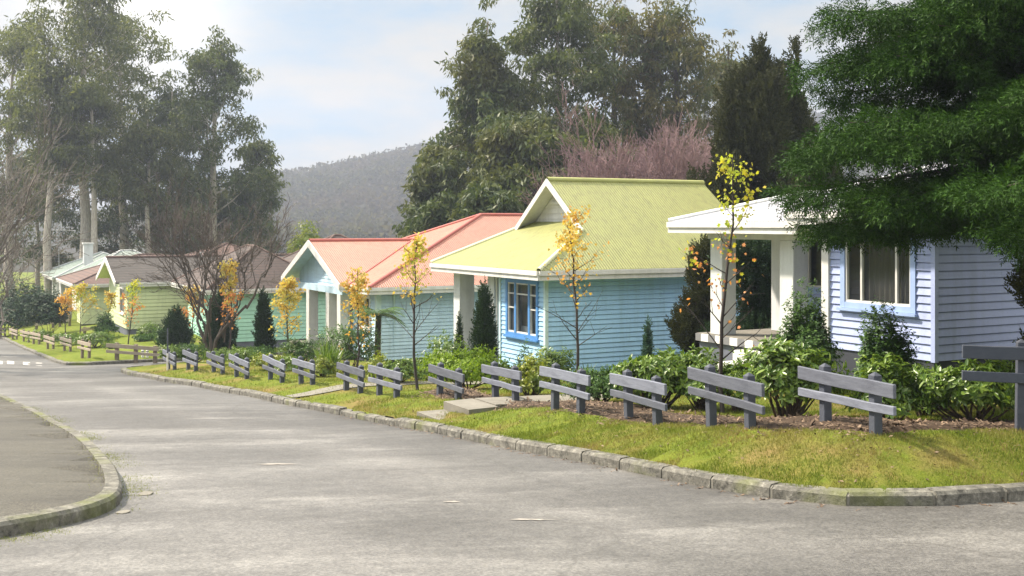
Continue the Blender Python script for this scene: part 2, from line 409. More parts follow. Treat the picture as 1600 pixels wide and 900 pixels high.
def dist_to(P, x, y):
    x = np.atleast_1d(np.asarray(x, float)); y = np.atleast_1d(np.asarray(y, float))
    best = np.full(x.shape, 1e9)
    A, B = P[:-1], P[1:]
    for (ax, ay), (bx, by) in zip(A, B):
        dx, dy = bx-ax, by-ay; t = np.clip(((x-ax)*dx+(y-ay)*dy)/(dx*dx+dy*dy), 0, 1)
        best = np.minimum(best, (x-ax-t*dx)**2+(y-ay-t*dy)**2)
    return np.sqrt(best)

def inside(poly, x, y):
    x = np.atleast_1d(np.asarray(x, float)); y = np.atleast_1d(np.asarray(y, float)); c = np.zeros(x.shape, bool)
    n = len(poly)
    for i in range(n):
        (x0, y0), (x1, y1) = poly[i-1], poly[i]
        if y0 == y1: continue
        c ^= ((y0 > y) != (y1 > y)) & (x < (x1-x0)*(y-y0)/(y1-y0)+x0)
    return c

KW = .16
KRs = KR[::3]; KFs = KF[::3]
R_IN = offset(KR, KW*.5); F_IN = offset(KF, KW*.5); L_IN = offset(KL, -KW*.5)
if dist_to(KR, *[np.array([v]) for v in (4., 14.)])[0] > dist_to(R_IN, *[np.array([v]) for v in (4., 14.)])[0]: pass
else: R_IN = offset(KR, -KW*.5)
RP = np.vstack([R_IN, [(60,45),(60,62),(-3.5,62)]])
if dist_to(F_IN, -25, 80)[0] > dist_to(KF, -25, 80)[0]: F_IN = offset(KF, -KW*.5)
FP = np.vstack([F_IN, [(-7.5,62.5),(90,62.5),(120,165),(-80,165)]])
if dist_to(L_IN, -9, 14)[0] > dist_to(KL, -9, 14)[0]: L_IN = offset(KL, KW*.5)
LP = np.vstack([L_IN, [(-40,-2),(-40,49)]])

def smooth(u):
    u = np.clip(u, 0, 1); return u*u*(3-2*u)

def zt(x, y):
    x = np.atleast_1d(np.asarray(x, float)); y = np.atleast_1d(np.asarray(y, float))
    z = zroad(y)
    r = inside(RP, x, y); f = inside(FP, x, y); l = inside(LP, x, y)
    wob = .035*np.sin(x*1.3+y*.7)+.03*np.sin(x*.6-y*1.1+1)+.012*np.sin(3.1*x+2*y)+.010*np.sin(-2*x+4.3*y)
    for msk, K in ((r, KRs), (f, KFs)):
        if not msk.any(): continue
        d = dist_to(K, x[msk], y[msk]); yy = y[msk]
        bf = np.interp(yy, [10,13,15.5,20,100], [.54,.5,.38,.30,.30]); bh = np.interp(yy, [10,19,29,39,45,60,100,160], [.85,.66,.26,.26,.4,.9,1.2,.6])
        z[msk] += .115 + (bf-.115)*smooth(d/1.35) + (bh-bf)*smooth((d-1.35)/6.0) + wob[msk]*smooth(d/1.2)
    z[l] += .115
    return z
def zt1(x, y): return float(zt(x, y)[0])

def spot(px, Y):
    X = (px-CX)/F0*Y; return X, Y, zt1(X, Y)
_Ys = np.concatenate([np.arange(9, 40, .05), np.arange(40, 130, .15)])
def along(px, D, far=False):
    """the point on sight line px that lies D metres inside the kerb"""
    X = (px-CX)/F0*_Ys; K, P = (KFs, FP) if far else (KRs, RP)
    d = dist_to(K, X, _Ys); d[~inside(P, X, _Ys)] *= -1
    i = int(np.argmax(d >= D)) if (d >= D).any() else int(np.argmax(d)); return float(X[i]), float(_Ys[i]), zt1(X[i], _Ys[i])
def hit(px, py):
    """where sight line (px, py) meets the land"""
    X = (px-CX)/F0*_Ys; z = zt(X, _Ys); zz = (HY-py)/F0*_Ys
    i = int(np.argmax(zz <= z)); return float(X[i]), float(_Ys[i]), float(z[i])
def height_to(py, Y, z): return (HY-py)/F0*Y - z

def sheet(name, poly, zfun, mat, near, step0=.5, step1=2.5):
    pts = [tuple(p) for p in poly]; n = len(pts)
    lo, hi = poly.min(0), poly.max(0)
    G = []
    x0, x1, y0, y1 = near
    gx, gy = np.meshgrid(np.arange(x0, x1, step0), np.arange(y0, y1, step0)); G.append(np.c_[gx.ravel(), gy.ravel()])
    gx, gy = np.meshgrid(np.arange(lo[0], hi[0], step1), np.arange(lo[1], hi[1], step1)); g = np.c_[gx.ravel(), gy.ravel()]
    G.append(g[~((g[:,0]>x0)&(g[:,0]<x1)&(g[:,1]>y0)&(g[:,1]<y1))])
    g = np.concatenate(G); g = g + rng.uniform(-.08,.08,g.shape)
    g = g[inside(poly, g[:,0], g[:,1])]; g = g[dist_to(poly[:-3] if len(poly) > 10 else poly, g[:,0], g[:,1]) > .15]
    co = [Vector(p) for p in pts] + [Vector(p) for p in g]
    r = delaunay_2d_cdt(co, [], [list(range(n))], 1, 1e-5)
    V = np.array([(v.x, v.y) for v in r[0]]); z = zfun(V[:,0], V[:,1])
    mb = MB(); mb.v = [(a, b, c) for (a, b), c in zip(V, z)]; mb.f = [tuple(f) for f in r[2]]
    return kind(mb.build(name, mat, None, True), 'structure')

# ground: one sheet to the horizon
xs = np.r_[-1500, -600, np.arange(-200, 201, 20), 600, 1500]; ys = np.r_[-60, np.arange(-20, 160, 6), 200, 320, 520, 900, 1500]
gx, gy = np.meshgrid(xs, ys); gz = zroad(gy) - .25 - .012*np.clip(gy-140, 0, 60)
nx, ny = len(xs), len(ys); i = (np.arange(ny-1)[:,None]*nx + np.arange(nx-1)[None]).ravel()
kind(np_obj('ground', np.c_[gx.ravel(), gy.ravel(), gz.ravel()], np.c_[i, i+1, i+nx+1, i+nx], M['ground'], None, True), 'structure')
xs = np.r_[np.arange(-90,-14,2.), np.arange(-14,10,.5), np.arange(10,61,2.)]; ys = np.r_[np.arange(-8,36,.5), np.arange(36,135,1.)]
gx, gy = np.meshgrid(xs, ys); gz = zroad(gy) + .012*np.sin(gx*.9+gy*.35) + .008*np.sin(gx*.37-gy*1.3)
nx, ny = len(xs), len(ys); i = (np.arange(ny-1)[:,None]*nx + np.arange(nx-1)[None]).ravel()
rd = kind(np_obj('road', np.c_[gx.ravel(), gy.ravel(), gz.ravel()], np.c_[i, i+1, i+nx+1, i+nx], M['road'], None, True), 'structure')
ka = rd.data.attributes.new('kerb_distance', 'FLOAT', 'POINT'); ka.data.foreach_set('value', dist_to(np.vstack([KRs, KFs]), gx.ravel(), gy.ravel()).astype(np.float32))
def zsurf(x, y): return zroad(y) + .012*np.sin(np.asarray(x)*.9+np.asarray(y)*.35) + .008*np.sin(np.asarray(x)*.37-np.asarray(y)*1.3)

sheet('lawn', RP, zt, M['lawn'], (-14, 12, 10, 36), .42, 2.0)
sheet('verge', FP, zt, M['farlawn'], (-40, -8, 44, 80), 1.2, 6)
sheet('pavement', LP, zt, M['path'], (-13, -3, 6, 27), .6, 3)

def kerb(name, K, sgn, mat, block, hgt=.125, dip=None, gap=.02):
    """a run of kerb stones, each a slightly uneven block on a mortar bed"""
    mb, mo = MB(), MB()
    P = resample(K, block)
    for a, b in zip(P[:-1], P[1:]):
        L = np.linalg.norm(b-a); t = (b-a)/L; n = np.array([-t[1], t[0]])*sgn
        dz = random.uniform(-.010,.010)*(1 if gap else .25); g = gap; k = max(1, int(L/.3))
        h = hgt + dz
        if dip is not None and np.linalg.norm((a+b)/2-np.array(dip)) < .95: h = .10
        A, B = a+t*g, b-t*g
        q = []
        for p in (A, B):
            zz = float(zsurf(p[0], p[1])); j = random.uniform(-.008,.008)*(1 if gap else .2)
            q.append([(*(p+n*(o+j)), zz+e) for o, e in ((-.005,-.1),(.0,h*.75),(.028,h),(KW,h+.008),(KW,-.1))])
        m = len(mb.v); mb.v += q[0]+q[1]
        for i in range(5): mb.f.append((m+i, m+(i+1)%5, m+5+(i+1)%5, m+5+i))
        mb.f.append((m+4,m+3,m+2,m+1,m)); mb.f.append((m+5,m+6,m+7,m+8,m+9))
        z0, z1 = float(zsurf(*a)), float(zsurf(*b)); m = len(mo.v)
        for p, zz in ((a, z0), (b, z1)):
            mo.v += [(*(p+n*.012), zz-.1), (*(p+n*.012), zz+h*.72), (*(p+n*.04), zz+h-.012), (*(p+n*(KW-.006)), zz+h-.012), (*(p+n*(KW-.006)), zz-.1)]
        for i in range(5): mo.f.append((m+i, m+(i+1)%5, m+5+(i+1)%5, m+5+i))
    o = kind(mb.build(name, mat, None, False), 'structure')
    kind(mo.build(name + '_bed', M['mortar'], None, False), 'structure')
    return o
def side(K, IN): # which side of K the land is
    T = nrm(np.gradient(K, axis=0)); n = np.c_[-T[:,1], T[:,0]]
    return 1 if np.mean(np.sum((IN-K)*n, 1)) > 0 else -1
RAMP = (-2.55, 20.0)
kerb('kerb', KR, side(KR, R_IN), M['kerb'], .82, .125, RAMP)
kerb('kerb', KF, side(KF, F_IN), M['kerb'], 1.2)
kerb('kerb', KL, side(KL, L_IN), M['kerbmoss'], .34, .125, None, .0)

# worn paint, give-way dashes and broken concrete on the road
def blot(cx, cy, rx, ry, n=15, rough=.35):
    return [(cx+rx*math.cos(a)*(1+random.uniform(-rough,rough)), cy+ry*math.sin(a)*(1+random.uniform(-rough,rough))) for a in np.linspace(0,2*PI,n,endpoint=False)]
def flat(name, polys, mat, lift=.006):
    mb = MB()
    for p in polys: mb.poly([(x, y, float(zsurf(x, y))+lift) for x, y in p])
    return kind(mb.build(name, mat), 'structure')
def road_at(px, py):
    Y = 1750*1.75/(py-503); return (px-CX)/F0*Y, Y
pl = []
for px, py, w, h in ((430,727,34,2.2),(828,811,40,2.4),(705,783,16,1.2)):
    x, y = road_at(px, py); x2, y2 = road_at(px, py-h)
    pl.append(blot(x, y, w*.8/F0*y, max(.04, (y2-y)*.55), 25, .6))
flat('worn_marking', pl, M['wornline'])
pl = []
for a, b, y0, y1 in ((-3,4,565,569),(11,22,565,569),(36,47,566,570),(56,66,567,571)):
    (xa, ya), (xb, yb), (xc, yc), (xd, yd) = road_at(a, y1), road_at(b, y1+.6), road_at(b, y0+.6), road_at(a, y0)
    pl.append([(xa,ya),(xb,yb),(xc,yc),(xd,yd)])
flat('give_way_marking', pl, M['line'])
# broken gutter slabs along the mossy kerb
mb = MB()
for px, py, w, h in ((228,774,26,3),(192,801,22,2.4)):
    x, y = road_at(px, py); x2, y2 = road_at(px, py-h)
    z = float(zsurf(x,y)); p = blot(x, y, w/2/F0*y, (y2-y)*.7, 9, .25)
    mb.prism([(a,b,z+.010+random.uniform(0,.006)) for a,b in p], (0,0,-.05))
kind(mb.build('gutter_slab', M['concrete']), 'structure')

# concrete path with two steps through the bank, and the thin path beyond
e = np.array([.883,.469]); d_ = np.array([-.469,.883])
def slab(mb, p0, p1, w, z0, z1, th=.3):
    p0, p1 = np.array(p0), np.array(p1); t = (p1-p0)/np.linalg.norm(p1-p0); n = np.array([-t[1], t[0]])*w/2
    mb.prism([(*(p0-n), z0), (*(p1-n), z1), (*(p1+n), z1), (*(p0+n), z0)], (0,0,-th))

# ------------------------------------------------------------------ houses
PHI = math.radians(28)
def vec2(a): return np.array(a, float)
def boards(mb, a, b, n, z0, z1, ex=.125, holes=()):
    """lapped weatherboards on the wall from a to b (local x, y), facing n"""
    a, b, n = vec2(a), vec2(b), vec2(n); L = np.linalg.norm(b-a); t = (b-a)/L
    rows = max(1, int(round((z1-z0)/ex))); ex = (z1-z0)/rows
    for i in range(rows):
        lo, hi = z0+i*ex, z0+(i+1)*ex
        segs = [(0., L)]
        cuts = [h for h in holes if h[2] < hi-1e-6 and h[3] > lo+1e-6]
        for u0, u1, _, _ in cuts:
            segs = [s for (p, q) in segs for s in ((p, min(q, u0)), (max(p, u1), q)) if s[1]-s[0] > 1e-4]
        cut = []
        for p, q in segs:
            while q-p > 4.2: k = p+random.uniform(1.6,3.8); cut.append((p, k-.002)); p = k+.002
            cut.append((p, q))
        for p, q in cut:
            A, B = a+t*p, a+t*q; o, o2, o3 = n*.030, n*.004, n*-.03; gh = min(.016, ex*.11)
            mb.poly([(*(A+o), lo), (*(B+o), lo), (*(B+o2), hi-gh), (*(A+o2), hi-gh)])
            mb.poly([(*(A+o3), lo), (*(B+o3), lo), (*(B+o), lo), (*(A+o), lo)])
            mb.poly([(*(A+o3), hi-gh), (*(B+o3), hi-gh), (*(B+o3), hi), (*(A+o3), hi)])
            mb.poly([(*(A+o2), hi-gh), (*(B+o2), hi-gh), (*(B+o3), hi-gh), (*(A+o3), hi-gh)])

def window(house, a, b, n, u0, u1, z0, z1, trim, bars, curtain=None, inner='white', tw=.09):
    """bars: list of (u fraction, thickness) uprights and ('h', z fraction, ua, ub)"""
    a, b, n = vec2(a), vec2(b), vec2(n); t = (b-a)/np.linalg.norm(b-a)
    def bx(mb, p, q, lo, hi, o0, o1):
        A, B = a+t*p, a+t*q
        pts = [A+n*o0, B+n*o0, B+n*o1, A+n*o1]
        mb.prism([(*c, lo) for c in pts], (0,0,hi-lo))
    fr = MB()
    bx(fr, u0-tw, u0, z0-tw, z1+tw, -.08, .045); bx(fr, u1, u1+tw, z0-tw, z1+tw, -.08, .045)
    bx(fr, u0, u1, z1, z1+tw, -.08, .043); bx(fr, u0, u1, z0-tw, z0, -.08, .043)
    w = fr.build('window', M[trim], house)
    s = MB(); k = .04
    bx(s, u0, u0+k, z0, z1, -.06, .02); bx(s, u1-k, u1, z0, z1, -.06, .02); bx(s, u0+k, u1-k, z1-k, z1, -.06, .018); bx(s, u0+k, u1-k, z0, z0+k, -.06, .018)
    W = u1-u0; H = z1-z0
    for bar in bars:
        if bar[0] == 'h':
            bx(s, u0+W*bar[2]+.003, u0+W*bar[3]-.003, z0+H*bar[1]-.02, z0+H*bar[1]+.02, -.05, .014)
        else:
            bx(s, u0+W*bar[0]-bar[1]/2, u0+W*bar[0]+bar[1]/2, z0+k+.002, z1-k-.002, -.055, .016)
    s.build('sash', M[inner], w)
    sl = MB(); bx(sl, u0-tw-.04, u1+tw+.04, z0-tw-.05, z0-tw-.004, -.02, .1); sl.build('sill', M[trim], w)
    p = MB(); A, B = a+t*u0, a+t*u1
    p.poly([(*(A-n*.03), z0), (*(B-n*.03), z0), (*(B-n*.03), z1), (*(A-n*.03), z1)]); p.build('pane', M['glass'], w)
    for cu0, cu1, cz0, cz1, m in (curtain or ()):
        c = MB(); N = max(4, int((cu1-cu0)*W/.06))
        for i in range(N):
            f0, f1 = cu0+(cu1-cu0)*i/N, cu0+(cu1-cu0)*(i+1)/N
            A, B = a+t*(u0+W*f0)-n*(.13+.03*(i%2)), a+t*(u0+W*f1)-n*(.13+.03*((i+1)%2))
            c.poly([(*A, z0+H*cz0), (*B, z0+H*cz0), (*B, z0+H*cz1), (*A, z0+H*cz1)])
        c.build('curtain', M[m], w)
    return w

def plane_roof(house, pts, mat, th=.05, under=None, name='roof'):
    mb = MB(); mb.prism(pts, (0,0,-th)); o = mb.build(name, mat, house)
    if under:
        u = MB(); u.poly([(p[0], p[1], p[2]-th-.015) for p in pts]); u.build('soffit', under, house)
    return o
def hip_roof(house, x0, x1, y0, y1, ze, pitch, axis, mats, caps, ends=(1,1), th=.06, name='roof'):
    """hip (or, with an end 0, gable) roof over a rectangle; ridge along local axis; mats for slopes (along x-eaves, along y-eaves)"""
    mx, my = mats
    R = MB; lines = []
    if axis == 'x':
        h = (y1-y0)/2; ym = (y0+y1)/2; zr = ze+h*pitch
        a = x0+(h if ends[0] else 0); b = x1-(h if ends[1] else 0)
        A, B = (a, ym, zr), (b, ym, zr); c = [(x0,y0,ze),(x1,y0,ze),(x1,y1,ze),(x0,y1,ze)]
        plane_roof(house, [c[0],c[1],B,A], mx, th, None, name); plane_roof(house, [c[2],c[3],A,B], mx, th, None, name)
        if ends[0]: plane_roof(house, [c[3],c[0],A], my, th, None, name)
        if ends[1]: plane_roof(house, [c[1],c[2],B], my, th, None, name)
        lines = [(A,B)] + ([(c[0],A),(c[3],A)] if ends[0] else []) + ([(c[1],B),(c[2],B)] if ends[1] else [])
    else:
        h = (x1-x0)/2; xm = (x0+x1)/2; zr = ze+h*pitch
        a = y0+(h if ends[0] else 0); b = y1-(h if ends[1] else 0)
        A, B = (xm, a, zr), (xm, b, zr); c = [(x0,y0,ze),(x1,y0,ze),(x1,y1,ze),(x0,y1,ze)]
        plane_roof(house, [c[1],c[2],B,A], my, th, None, name); plane_roof(house, [c[3],c[0],A,B], my, th, None, name)
        if ends[0]: plane_roof(house, [c[0],c[1],A], mx, th, None, name)
        if ends[1]: plane_roof(house, [c[2],c[3],B], mx, th, None, name)
        lines = [(A,B)] + ([(c[0],A),(c[1],A)] if ends[0] else []) + ([(c[2],B),(c[3],B)] if ends[1] else [])
    for p, q in lines: cap(house, p, q, caps)
    return A, B
def cap(house, p, q, mat, w=.13, name='ridge_cap'):
    t = Tubes(); p, q = np.array(p, float), np.array(q, float)
    t.add([p+(0,0,.005), q+(0,0,.005)], [w/2, w/2], 8); return t.build(name, mat, house)
def eave_ring(house, pts, z, closed=False, mat='white', soff='offwhite', inset=.5):
    """white fascia and gutter along the eave line pts (local x, y)"""
    g, f = MB(), MB(); n = len(pts)
    for i in range(n if closed else n-1):
        a, b = Vector((*pts[i], z)), Vector((*pts[(i+1)%n], z))
        g.bar(a+Vector((0,0,-.075)), b+Vector((0,0,-.075)), .13, .12); f.bar(a+Vector((0,0,-.2)), b+Vector((0,0,-.2)), .05, .12)
    g.build('gutter', M[mat], house); f.build('fascia', M[mat], house)

def pillar(house, x0, x1, y0, y1, z0, z1, mat='offwhite', name='pillar'):
    mb = MB(); mb.box((x0,y0,z0),(x1,y1,z1)); return mb.build(name, M[mat], house, bevel=.012)
def boxpart(name, house, a, b, mat, bevel=0):
    mb = MB(); mb.box(a, b); return mb.build(name, M[mat], house, bevel=bevel)
def wallpart(house, segs, mat, z0, z1, ex=.125, name='wall'):
    """segs: (a, b, n, holes)"""
    mb = MB()
    for a, b, n, holes in segs: boards(mb, a, b, n, z0, z1, ex, holes)
    return mb.build(name, M[mat], house)

def house(label, P, zg):
    h = empty('weatherboard_house', (P[0], P[1], zg), PHI)
    return tag(h, label, 'house', 'weatherboard cottages along the street')

# local axes: x runs away to the right (e), y runs up the street (d); z values below are world heights minus zg
# --- periwinkle house
zg = -2.75; A = house('periwinkle weatherboard house with white pillared porch behind the fir', (7.17,19.0), zg)
z0, z1 = -2.33-zg, .18-zg
wf = (.49, 2.05, -1.44-zg, -.15-zg)
boards_front = [((0,0),(0,2.5),(-1,0),[wf])]
wallpart(A, boards_front, 'periw', z0, z1, .14)
wallpart(A, [((0,0),(9.5,0),(0,-1),[]), ((9.5,0),(9.5,7),(1,0),[]), ((9.5,7),(2.6,7),(0,1),[])], 'periw', z0, z1, .14)
w2 = (2.35, 3.35, -1.42-zg, -.15-zg)
wallpart(A, [((0,2.5),(2.6,2.5),(0,1),[]), ((2.6,2.5),(2.6,7),(-1,0),[w2])], 'periw', z0, z1, .14)
for x, y in ((0,0),(2.6,7)): boxpart('corner_trim', A, (x-.045,y-.045,z0-.02),(x+.045,y+.045,z1), 'periw')
boxpart('corner_post', A, (-.07,2.44,z0),(.06,2.62,z1), 'white')
mb = MB(); mb.box((-.0,0.01,-.6),(9.45,2.48,z0-.004)); mb.box((2.62,2.48,-.6),(9.45,6.98,z0-.004)); mb.build('plinth', M['plinth'], A)
window(A, (0,0),(0,2.5),(-1,0), *wf, 'periwtrim', [(.22,.045),(.75,.045)], [(.23,.74,.0,1,'curtain'),(.0,.2,0,1,'curtain')], tw=.11)
window(A, (2.6,2.5),(2.6,7),(-1,0), *w2, 'periwtrim', [(.5,.045)], [(0,.6,0,1,'net')])
fl = -2.45-zg
mb = MB(); mb.box((.3,3.4,fl-.16),(2.58,6.95,fl)); mb.build('porch_floor', M['concrete'], A)
boxpart('porch_edging', A, (.262,3.36,fl-.17),(.299,6.95,fl-.008), 'chequer'); boxpart('porch_edging', A, (.30,3.36,fl-.17),(2.55,3.397,fl-.008), 'chequer')
mb = MB(); mb.box((.34,3.44,-.7),(2.55,6.9,fl-.172)); mb.build('porch_base', M['plinthg'], A)
ptop = -.33-zg
for x0, x1, y0, y1 in ((.37,.77,3.88,4.29),(.37,.77,6.15,6.56),(2.12,2.5,6.15,6.56)): pillar(A, x0, x1, y0, y1, fl+.002, ptop)
boxpart('porch_beam', A, (.34,3.3,ptop+.002),(.80,6.6,-.03-zg), 'offwhite'); boxpart('porch_beam', A, (.8,6.2,ptop+.002),(2.55,6.58,-.03-zg), 'offwhite')
mb = MB(); mb.poly([(-.1,2.9,-.0-zg-.1),(2.6,2.9,-.1-zg),(2.6,7.3,-.1-zg),(-.1,7.3,-.1-zg)]); mb.build('porch_ceiling', M['offwhite'], A)
mb = MB(); mb.box((-.55,4.35,-.5),(-.1,5.2,fl-.42)); mb.box((-.1,4.35,-.5),(.25,5.2,fl-.2)); mb.build('porch_step', M['white'], A)
hip_roof(A, -.15, 6.0, 3.2, 7.4, .06-zg, .29, 'x', (M['whitex'],M['whitey']), M['offwhite'])
hip_roof(A, -.5, 7, -.5, 3.1, .25-zg, .34, 'x', (M['whitex'],M['whitey']), M['offwhite'])
hip_roof(A, 2.0, 10.2, -.52, 7.5, .25-zg, .34, 'y', (M['whitex'],M['whitey']), M['offwhite'])
eave_ring(A, [(6,7.4),(-.15,7.4),(-.15,3.2)], .06-zg); eave_ring(A, [(-.5,3.1),(-.5,-.5),(10,-.5)], .25-zg)
mb = MB(); mb.poly([(-.5,-.5,.05-zg),(10,-.5,.05-zg),(10,3.1,.05-zg),(-.5,3.1,.05-zg)]); mb.build('soffit', M['offwhite'], A)

# --- green roofed house
zg = -4.15; B = house('sky blue weatherboard house with lime green gabled iron roof', (.893,29.5), zg)
z0, z1 = -3.98-zg, -1.42-zg
wb = (.47, 2.11, -3.0-zg, -1.62-zg)
wallpart(B, [((0,0),(0,2.56),(-1,0),[wb])], 'sky', z0, z1, .125)
wallpart(B, [((0,0),(7.0,0),(0,-1),[]), ((7.0,0),(7.0,5.7),(1,0),[])], 'sky', z0, z1, .125)
wallpart(B, [((0,2.56),(2.1,2.56),(0,1),[]), ((2.1,2.56),(2.1,5.7),(-1,0),[]), ((2.1,5.7),(7.0,5.7),(0,1),[])], 'sky', z0, z1)
for x, y in ((0,0),(0,2.56)): boxpart('corner_trim', B, (x-.05,y-.05,z0-.01),(x+.05,y+.05,z1), 'skypale')
mb = MB(); mb.box((.02,.02,-.7),(6.98,2.54,z0-.004)); mb.box((2.12,2.55,-.7),(6.98,5.68,z0-.004)); mb.build('plinth', M['plinth'], B)
window(B, (0,0),(0,2.56),(-1,0), *wb, 'bluetrim', [(.25,.13),(.73,.13),('h',.78,.29,.69),('h',.78,.02,.21),('h',.78,.77,.98),('h',.5,.02,.21),('h',.5,.77,.98)],
       [(.29,.69,.0,.14,'net'),(.0,.22,.0,.5,'net'),(.77,1,.0,.5,'net'),(.29,.36,.1,.75,'net'),(.36,.69,.14,1,'curtain')], tw=.1)
mb = MB()
for f in (.25,.73): 
    u = .47+1.64*f; mb.box((-.035,u-.05,-3.0-zg+.005),(-.019,u+.05,-1.62-zg-.005))
mb.build('window_mullion', M['bluetrim'], B)
boxpart('porch_floor', B, (-.25,2.62,-.5),(2.08,5.85,z0-.03), 'concrete')
for x0, x1, y0, y1 in ((0,.5,5.3,5.75),(0,.45,3.0,3.42),(1.6,2.05,5.3,5.75)): pillar(B, x0, x1, y0, y1, z0-.03, -1.5-zg)
boxpart('porch_beam', B, (-.03,2.65,-1.497-zg),(.48,5.8,-1.27-zg), 'offwhite')
P_, ze = .735, -1.2-zg
q = .735*1.43/2.22
hz = lambda x: ze+(x+.5)*q
yr, zr = 2.9, ze+3.4*P_
plane_roof(B, [(-.5,-.5,ze),(7.4,-.5,ze),(7.4,yr,zr),(1.72,yr,zr),(1.72,.93,ze+1.43*P_)], M['greenx'], .05, M['offwhite'])
plane_roof(B, [(-.5,6.3,ze),(1.72,4.87,ze+1.43*P_),(1.72,yr,zr),(7.4,yr,zr),(7.4,6.3,ze)], M['greenx'], .05, M['offwhite'])
plane_roof(B, [(-.5,-.5,ze),(1.70,.93,hz(1.70)),(2.3,1.3,hz(2.3)),(2.3,4.5,hz(2.3)),(1.70,4.87,hz(1.70)),(-.5,6.3,ze)], M['greeny'], .05, M['offwhite'])
cap(B, (1.70,yr,zr), (7.4,yr,zr), M['greencap'], .16)
cap(B, (-.5,-.5,ze), (1.70,.93,hz(1.70)), M['greencappale'], .13, 'hip_cap'); cap(B, (-.5,6.3,ze), (1.70,4.87,hz(1.7)), M['greencappale'], .13, 'hip_cap')
gw = MB(); 
rows = 9
for i in range(rows):   # boarded gable triangle, set back from the barge boards
    lo, hi = hz(2.2)-.1+i*.17, hz(2.2)-.1+(i+1)*.17
    hw = lambda z: max(.0, (zr-.09-z)/P_)
    if hw(lo) <= 0.02: break
    gw.poly([(2.175,yr-hw(lo),lo),(2.175,yr+hw(lo),lo),(2.2,yr+hw(hi),hi),(2.2,yr-hw(hi),hi)])
gw.build('gable_wall', M['white'], B)
boxpart('gable_trim', B, (2.12,yr-.55,zr-.72),(2.17,yr+.55,zr-.64), 'white')
mb = MB()
for s in (-1,1):
    foot = yr+s*2.0; zf = zr-2.0*P_
    mb.prism([(1.70,yr,zr+.03),(1.70,foot,zf+.03),(1.70,foot,zf-.15),(1.70,yr,zr-.17)], (-.045,0,0))
mb.build('barge_board', M['white'], B)
eave_ring(B, [(-.5,6.3),(-.5,-.5),(7.4,-.5)], ze); 
mb = MB(); mb.poly([(-.5,-.5,ze-.21),(.1,.1,ze-.21),(.1,6.3,ze-.21),(-.5,6.3,ze-.21)]); mb.poly([(-.5,-.5,ze-.21),(7.4,-.5,ze-.21),(7.4,.1,ze-.21),(.1,.1,ze-.21)]); mb.build('soffit', M['skypale'], B)

t = Tubes(); t.add([(-.42,2.75,ze-.12),(-.05,2.72,ze-.3),(-.05,2.72,-3.95-zg)], [.04]*3, 6); t.build('downpipe', M['white'], B)
t = Tubes(); t.add([(6.9,-.42,ze-.12),(6.9,-.06,ze-.35),(6.9,-.06,-3.95-zg)], [.04]*3, 6); t.build('downpipe', M['sky'], B)
# --- red roofed house
zg = -5.0; Cc = house('pale blue weatherboard house with salmon red iron roof and gabled porch', (-4.74,39.5), zg)
z0, z1 = -4.82-zg, -2.4-zg
wc = (.75, 1.75, -3.75-zg, -2.65-zg)
wallpart(Cc, [((0,0),(10,0),(0,-1),[]), ((0,0),(0,2.5),(-1,0),[wc]), ((0,2.5),(1.6,2.5),(0,1),[]), ((10,0),(10,8),(1,0),[])], 'palebl', z0, z1, .13)
mb = MB(); mb.box((-.06,-.06,z0),(.12,.12,z1)); mb.build('corner_trim', M['skypale'], Cc)
window(Cc, (0,0),(0,2.5),(-1,0), *wc, 'white', [(.5,.05)], [(0,1,0,1,'curtain')])
wallpart(Cc, [((1.5,2.0),(1.5,8.2),(-1,0),[])], 'offwhite', z0, z1)
mb = MB(); mb.box((.02,.02,-.7),(9.9,8.2,z0-.004)); mb.build('plinth', M['plinth'], Cc)
boxpart('porch_floor', Cc, (-.7,2.45,-.5),(1.48,8.2,z0-.02), 'concrete')
for y0, y1 in ((2.5,2.9),(3.81,4.19),(6.25,6.62)): pillar(Cc, -.5, -.12, y0, y1, z0-.018, -2.62-zg, 'white')
pillar(Cc, 1.0, 1.4, 6.25, 6.62, z0-.018, -2.62-zg, 'white')
boxpart('porch_beam', Cc, (-.5,2.3,-2.617-zg),(-.1,8.2,-2.36-zg), 'palebl')
ze = -2.2-zg; yr = 5.14; zr = ze+3.6*.43
plane_roof(Cc, [(-.85,1.54,ze),(5.0,1.54,ze),(5.0,yr,zr),(-.85,yr,zr)], M['redx'], .05, M['palebl'])
plane_roof(Cc, [(-.85,8.74,ze),(-.85,yr,zr),(5.0,yr,zr),(5.0,8.74,ze)], M['redx'], .05, M['palebl'])
cap(Cc, (-.85,yr,zr), (3.7,yr,zr), M['redcap'], .15)
mb = MB()
for i in range(12):
    lo, hi = -2.4-zg+i*.14, -2.4-zg+(i+1)*.14
    hw = lambda z: max(0., (zr-.08-z)/.43)
    if hw(lo) <= .02: break
    mb.poly([(-.32,yr-min(3,hw(lo)),lo),(-.32,yr+min(3,hw(lo)),lo),(-.30,yr+min(3,hw(hi)),hi),(-.30,yr-min(3,hw(hi)),hi)])
mb.build('gable_wall', M['palebl'], Cc)
mb = MB()
for s in (-1,1):
    mb.prism([(-.86,yr,zr+.03),(-.86,yr+s*3.62,ze+.03),(-.86,yr+s*3.62,ze-.2),(-.86,yr,zr-.24)], (-.05,0,0))
mb.build('barge_board', M['white'], Cc)
ap = (6.2, 4.3, ze+4.8*.537)
plane_roof(Cc, [(-.5,-.5,ze),(12,-.5,ze),(12,4.3,ap[2]),ap], M['redx'], .05)
plane_roof(Cc, [(-.5,-.5,ze),ap,(-.5+(9.1-8.95)*1.42,8.95,ze+(9.1-8.95)*1.42*.385),(3.5,yr,ze+4.0*.385),(-.5,1.56,ze)], M['redy'], .05)
plane_roof(Cc, [(12,9.1,ze),(-.5,9.1,ze),ap,(12,4.3,ap[2])], M['redx'], .05)
